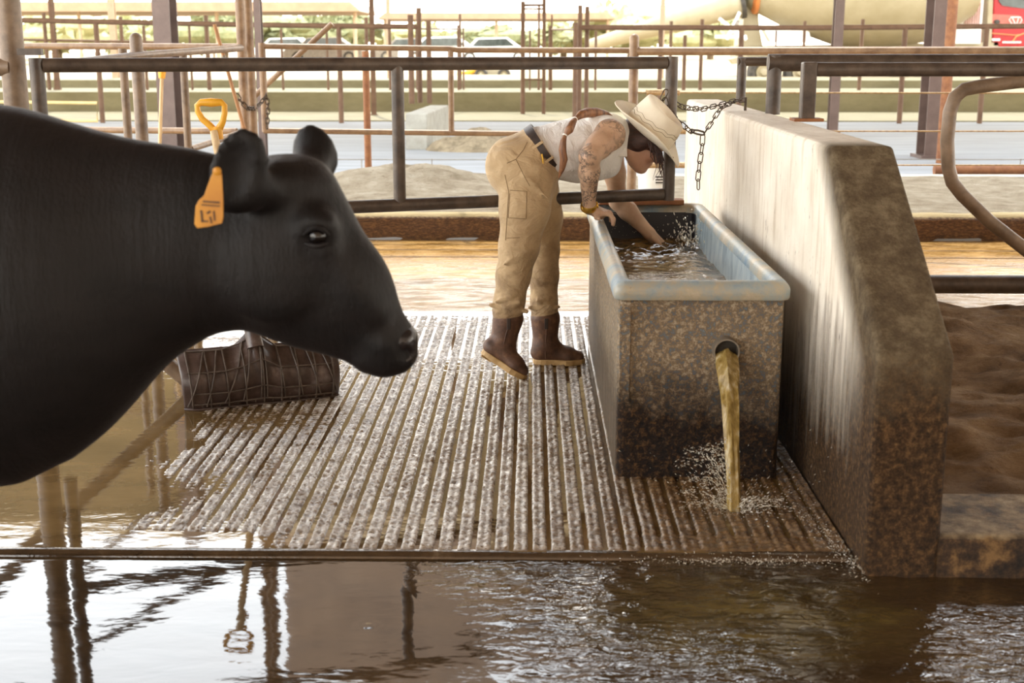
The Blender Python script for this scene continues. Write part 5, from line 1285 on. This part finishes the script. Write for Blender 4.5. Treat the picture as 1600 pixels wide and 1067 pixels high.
# ================================================================== FAR: ROOFS, TRUCK, TREES, CARS
def shade_roof(px0, px1, py0, py1, Y, label, slope_ends=True):
    a = P(px0, py1, Y); b = P(px1, py1, Y); zt = P(px0, py0, Y).z; t = empty('shade_roof', (a.x, Y, 0.6), label, 'roof')
    MB().prism([(a.x, Y, a.z), (b.x, Y, a.z), (b.x - .5, Y, zt), (a.x + .5, Y, zt)], (0, 8, 0.0)).build('canopy', 'roof_tan', t)
    n = max(2, int((b.x - a.x) / 6))
    for i in range(n + 1):
        x = a.x + .4 + (b.x - a.x - .8) * i / n
        MB().tube([(x, Y + 1, .6), (x, Y + 1, a.z + .05)], .09, 8).build('post', 'pipe_pale', t)
shade_roof(-120, 563, 3, 18, 62, 'tan shade roof in the upper left distance')
shade_roof(588, 962, 20, 30, 78, 'long tan shade roof in the distance above the gate')
shade_roof(-100, 335, 14, 22, 90, 'thin pale shade roof far behind the left one')
def wheel(c, r, w, t, mat='rubber'):
    o = MB().lathe(c, (0, -1, 0), [(-w / 2, r * .55), (-w / 2, r * .93), (-w * .3, r), (w * .3, r), (w / 2, r * .93), (w / 2, r * .58), (w * .3, r * .55)], 28).build('wheel', mat, t)
    MB().lathe(c + Vector((0, -w * .3, 0)), (0, -1, 0), [(0, r * .56), (w * .18, r * .5), (w * .1, r * .3), (w * .3, r * .2), (w * .32, r * .05)], 20).build('hub', 'cream_paint', o)
simple('slat_red', rgb(176, 130, 116), rgb(196, 150, 136), 4, .5, 0, 0); simple('band_red', rgb(170, 84, 70), rgb(184, 98, 82), 4, .5, 0, 0)
def mixer():
    Y = 38.0; g = lambda x, y, dy=0.0: Vector((P(x, y, Y).x, Y + dy, P(x, y, Y).z)); k = Y * .985 / F
    t = empty('mixer_truck', (g(1300, 100).x, Y, .6), 'cream concrete mixer truck with red cab behind the right fence', 'truck')
    ax = (g(1560, -48) - g(1165, -18)).normalized()
    MB().lathe(g(1165, -16), ax, [(0, 24 * k), (6 * k, 30 * k), (60 * k, 62 * k), (130 * k, 92 * k), (200 * k, 102 * k), (280 * k, 98 * k), (340 * k, 66 * k), (352 * k, 30 * k)], 40).build('drum', 'cream_paint', t)
    MB().lathe(g(1172, -17), ax, [(0, 33 * k), (4 * k, 38 * k), (8 * k, 38 * k), (10 * k, 36 * k)], 30).build('drum_ring', 'orange_paint', t)
    MB().prism([g(1150, -20), g(1184, -20), g(1186, 40), (g(1192, 72)), g(1158, 72), g(1162, 30)], (0, 1.4, 0)).build('pedestal', 'cream_paint', t)
    ch_ = MB(); P1, P2 = g(918, 72, -0.6), g(1152, 6, -0.3)
    ch_.tube([P1, P1.lerp(P2, .55), P1.lerp(P2, .56), P2], [9 * k, 15 * k, 17 * k, 21 * k], 16); co = ch_.build('chute', 'cream_paint', t)
    MB().tube([P2 - Vector((0, 0, 0)), P2 + Vector((.12, 0, .03))], 24 * k, 14).build('chute_collar', 'rubber', co)
    for a_, b_ in (((1118, 30), (1160, 62)), ((1130, 62), (1150, 20)), ((1112, 58), (1160, 58))): MB().tube([g(*a_, -.7), g(*b_, -.7)], .05, 8).build('ladder_rail', 'white_paint', t)
    MB().tube([g(1142, 38, -.8), g(1146, 40, -.8)], .12, 10).build('lamp', 'dull_steel', t)
    MB().prism([g(1150, 72), g(1560, 66), g(1560, 86), g(1150, 92)], (0, 1.2, 0)).build('chassis', 'cream_paint', t)
    MB().prism([g(1190, 47, -.5), g(1258, 47, -.5), g(1262, 66, -.5), g(1200, 66, -.5)], (0, .6, 0)).build('fender', 'white_paint', t)
    MB().prism([g(1134, 92, -.8), g(1160, 86, -.8), g(1162, 96, -.8), g(1140, 100, -.8)], (0, .5, 0)).build('rear_step', 'cream_paint', t)
    for x in (1183, 1238, 1305, 1400, 1560): wheel(g(x, 112, -.9), 23 * k, .5, t)
    MB().prism([g(1420, 66, -.2), g(1434, -30, -.2), g(1450, -30, -.2), g(1434, 66, -.2)], (0, 1.0, 0)).build('front_support', 'white_paint', t)
    # body side panel with slats
    MB().box((g(1508, 30).x, Y + .4, g(1508, 20).z), (24 * k, .5, 46 * k)).build('engine_panel', 'white_paint', t)
    for i in range(7): MB().box(g(1508 + i * 3.6 - 1, 21, -.12), (0.8 * k, .03, 16 * k)).build('slat', 'slat_red', t)
    # cab
    cab = MB(); cab.prism([g(1550, 74), g(1553, -40), g(1690, -40), g(1700, 20), g(1700, 74)], (0, 2.0, 0)); cb = cab.build('cab', 'red_paint', t, bevel=.05)
    MB().prism([g(1541, 74, -.05), g(1545, -40, -.05), g(1552, -40, -.05), g(1548, 74, -.05)], (0, .5, 0)).build('cab_corner', 'cream_paint', t)
    MB().prism([g(1560, 2, -.03), g(1564, -30, -.03), g(1660, -30, -.03), g(1660, 22, -.03), g(1588, 12, -.03), g(1566, 9, -.03)], (0, .04, 0)).build('window', 'glass_dark', cb)
    MB().ball(g(1557, 34, -.04), 5 * k, 10, 8, (1, .4, .7)).build('door_handle', 'rubber', cb)
    MB().tube([g(1576, 31, -.04), g(1579, 27, -.04), g(1594, 27, -.04), g(1596, 31, -.04), g(1593, 37, -.04), g(1580, 37, -.04)], .6 * k, 6, closed=True).build('emblem_frame', 'white_paint', cb)
    for a_, b_ in (((1581, 28), (1585, 36)), ((1591, 28), (1588, 36))): MB().tube([g(*a_, -.04), g(*b_, -.04)], .5 * k, 6).build('emblem_bar', 'white_paint', cb)
    MB().prism([g(1550, 22, -.02), g(1592, 24, -.02), g(1600, 37, -.02), g(1550, 37, -.02)], (0, .03, 0)).build('emblem_band', 'band_red', cb)
    MB().tube([g(1549, 52, -.03), g(1585, 55, -.03), g(1595, 54, -.03)], .8 * k, 6).build('stripe', 'orange_paint', cb)
    MB().tube([g(1581, 66, -.03), g(1587, 57, -.03), g(1600, 52, -.03)], 1.2 * k, 6).build('stripe', 'orange_paint', cb)
    MB().box(g(1555.5, 62, -.03), (6 * k, .02, 1.6 * k)).build('name_plate', 'white_paint', cb)
    for i in range(9): MB().box(g(1567 + i * 3.3, 66, -.03), (1.1 * k, .02, 1.3 * k)).build('door_letter', 'white_paint', cb)
mixer()
def car(px, py, Y, L, col, label):
    c = P(px, py, Y); c.z = .6; t = empty('parked_car', c, label, 'car', 'parked cars in the lot')
    pr = [(-.5, .25), (-.5, .62), (-.46, .78), (-.32, .82), (-.2, 1.32), (.18, 1.36), (.34, .88), (.48, .78), (.5, .5), (.5, .25)]
    MB().prism([c + Vector((x * L, 0, z)) for x, z in pr], (0, 1.7, 0)).build('body', col, t, bevel=.06)
    MB().prism([c + Vector((x * L, -.01, z)) for x, z in [(-.27, .86), (-.18, 1.26), (.17, 1.3), (.28, .9)]], (0, .03, 0)).build('window', 'glass_dark', t)
    for x in (-.32, .32): wheel(c + Vector((x * L, .1, .32)), .32, .22, t)
car(505, 88, 70, 4.3, 'dull_steel', 'silver parked car far behind the diagonal strut'); car(690, 88, 66, 4.4, 'white_paint', 'pale parked car far behind the three block posts')
car(640, 90, 75, 4.2, 'dull_steel', 'grey parked car behind the tall thin column'); car(770, 86, 72, 4.4, 'white_paint', 'white parked car right of the thin far posts')
car(445, 88, 74, 4.4, 'white_paint', 'white parked car behind the rear gate corner')
def loader():
    Y = 40; g = lambda x, y, dy=0.0: Vector((P(x, y, Y).x, Y + dy, P(x, y, Y).z)); k = Y * .985 / F
    t = empty('yellow_loader', Vector((g(735, 100).x, Y, .6)), 'small yellow loader parked far behind the rear gate', 'loader')
    MB().prism([g(712, 122), g(712, 116), g(722, 112), g(742, 112), g(742, 122)], (0, 1.2, 0)).build('bucket', 'yellow_plastic', t)
    MB().prism([g(742, 118), g(748, 100), g(790, 98), g(796, 118)], (0, 1.4, 0)).build('body', 'cream_paint', t, bevel=.05)
    MB().tube([g(730, 114, -.1), g(750, 106, -.1)], .1, 8).build('arm', 'yellow_plastic', t)
    for x in (752, 788): wheel(g(x, 116, -.2), 10 * k, .4, t)
loader()
def tree(px, py_top, Y, wpx, mat, label, seed):
    R = random.Random(seed); c = P(px, 70, Y); top = P(px, py_top, Y).z; w_ = wpx / 2 / F * Y
    t = empty('tree', (c.x, Y, .6), label, 'tree', 'trees along the far edge of the lot')
    MB().tube([(c.x, Y, .6), (c.x + .1, Y, 1.6), (c.x, Y, max(2.2, top * .6))], [.25, .2, .1], 8).build('trunk', 'bark', t)
    hz = (top - 1.0) / 2; cc = Vector((c.x, Y, 1.0 + hz)); mb = MB()
    for i in range(900):
        d = Vector((R.gauss(0, 1), R.gauss(0, 1), R.gauss(0, 1))).normalized(); rr = R.random() ** .4 * (0.75 + .3 * math.sin(d.x * 5 + seed) * math.cos(d.z * 4))
        q = cc + Vector((d.x * w_ * rr, d.y * w_ * rr, d.z * hz * rr)); sz = .12 + .16 * R.random()
        a = Vector((R.gauss(0, 1), R.gauss(0, 1), R.gauss(0, 1))).normalized(); b = a.orthogonal().normalized() * sz; a = a * sz * 1.8
        mb.add([q - a, q + b, q + a, q - b], [(0, 1, 2, 3)])
    for i in range(7):
        mb.ball(cc + Vector((R.uniform(-.5, .5) * w_, R.uniform(-.4, .4) * w_, R.uniform(-.5, .3) * hz)), 1, 9, 7, (w_ * .5, w_ * .5, hz * .5))
    tag(mb.build('crown', mat, t, fix=False), kind='stuff')
for k, (x, y, Y, w_, f_, lab) in enumerate((
        (90, 14, 84, 200, 'foliage_pale', 'pale green tree far behind the left post'), (215, 20, 88, 170, 'foliage_pale', 'pale tree far behind the left steel column'),
        (350, 8, 86, 150, 'foliage', 'green tree far behind the twin tall posts'), (455, 14, 90, 150, 'foliage', 'green tree far behind the diagonal strut'),
        (545, 10, 84, 100, 'foliage', 'green tree under the end of the upper left roof'), (650, 34, 96, 170, 'foliage_pale', 'pale low tree beneath the distant long roof'),
        (780, 36, 96, 170, 'foliage', 'green low tree left of the ladder frame'), (880, 30, 92, 110, 'foliage_pale', 'pale tree right of the ladder frame'),
        (985, -2, 88, 190, 'foliage_pale', 'tall pale tree behind the mixer chute'), (1110, 6, 94, 150, 'foliage_pale', 'pale tree between chute and drum'))):
    tree(x, y, Y, w_, f_, lab, 200 + k)
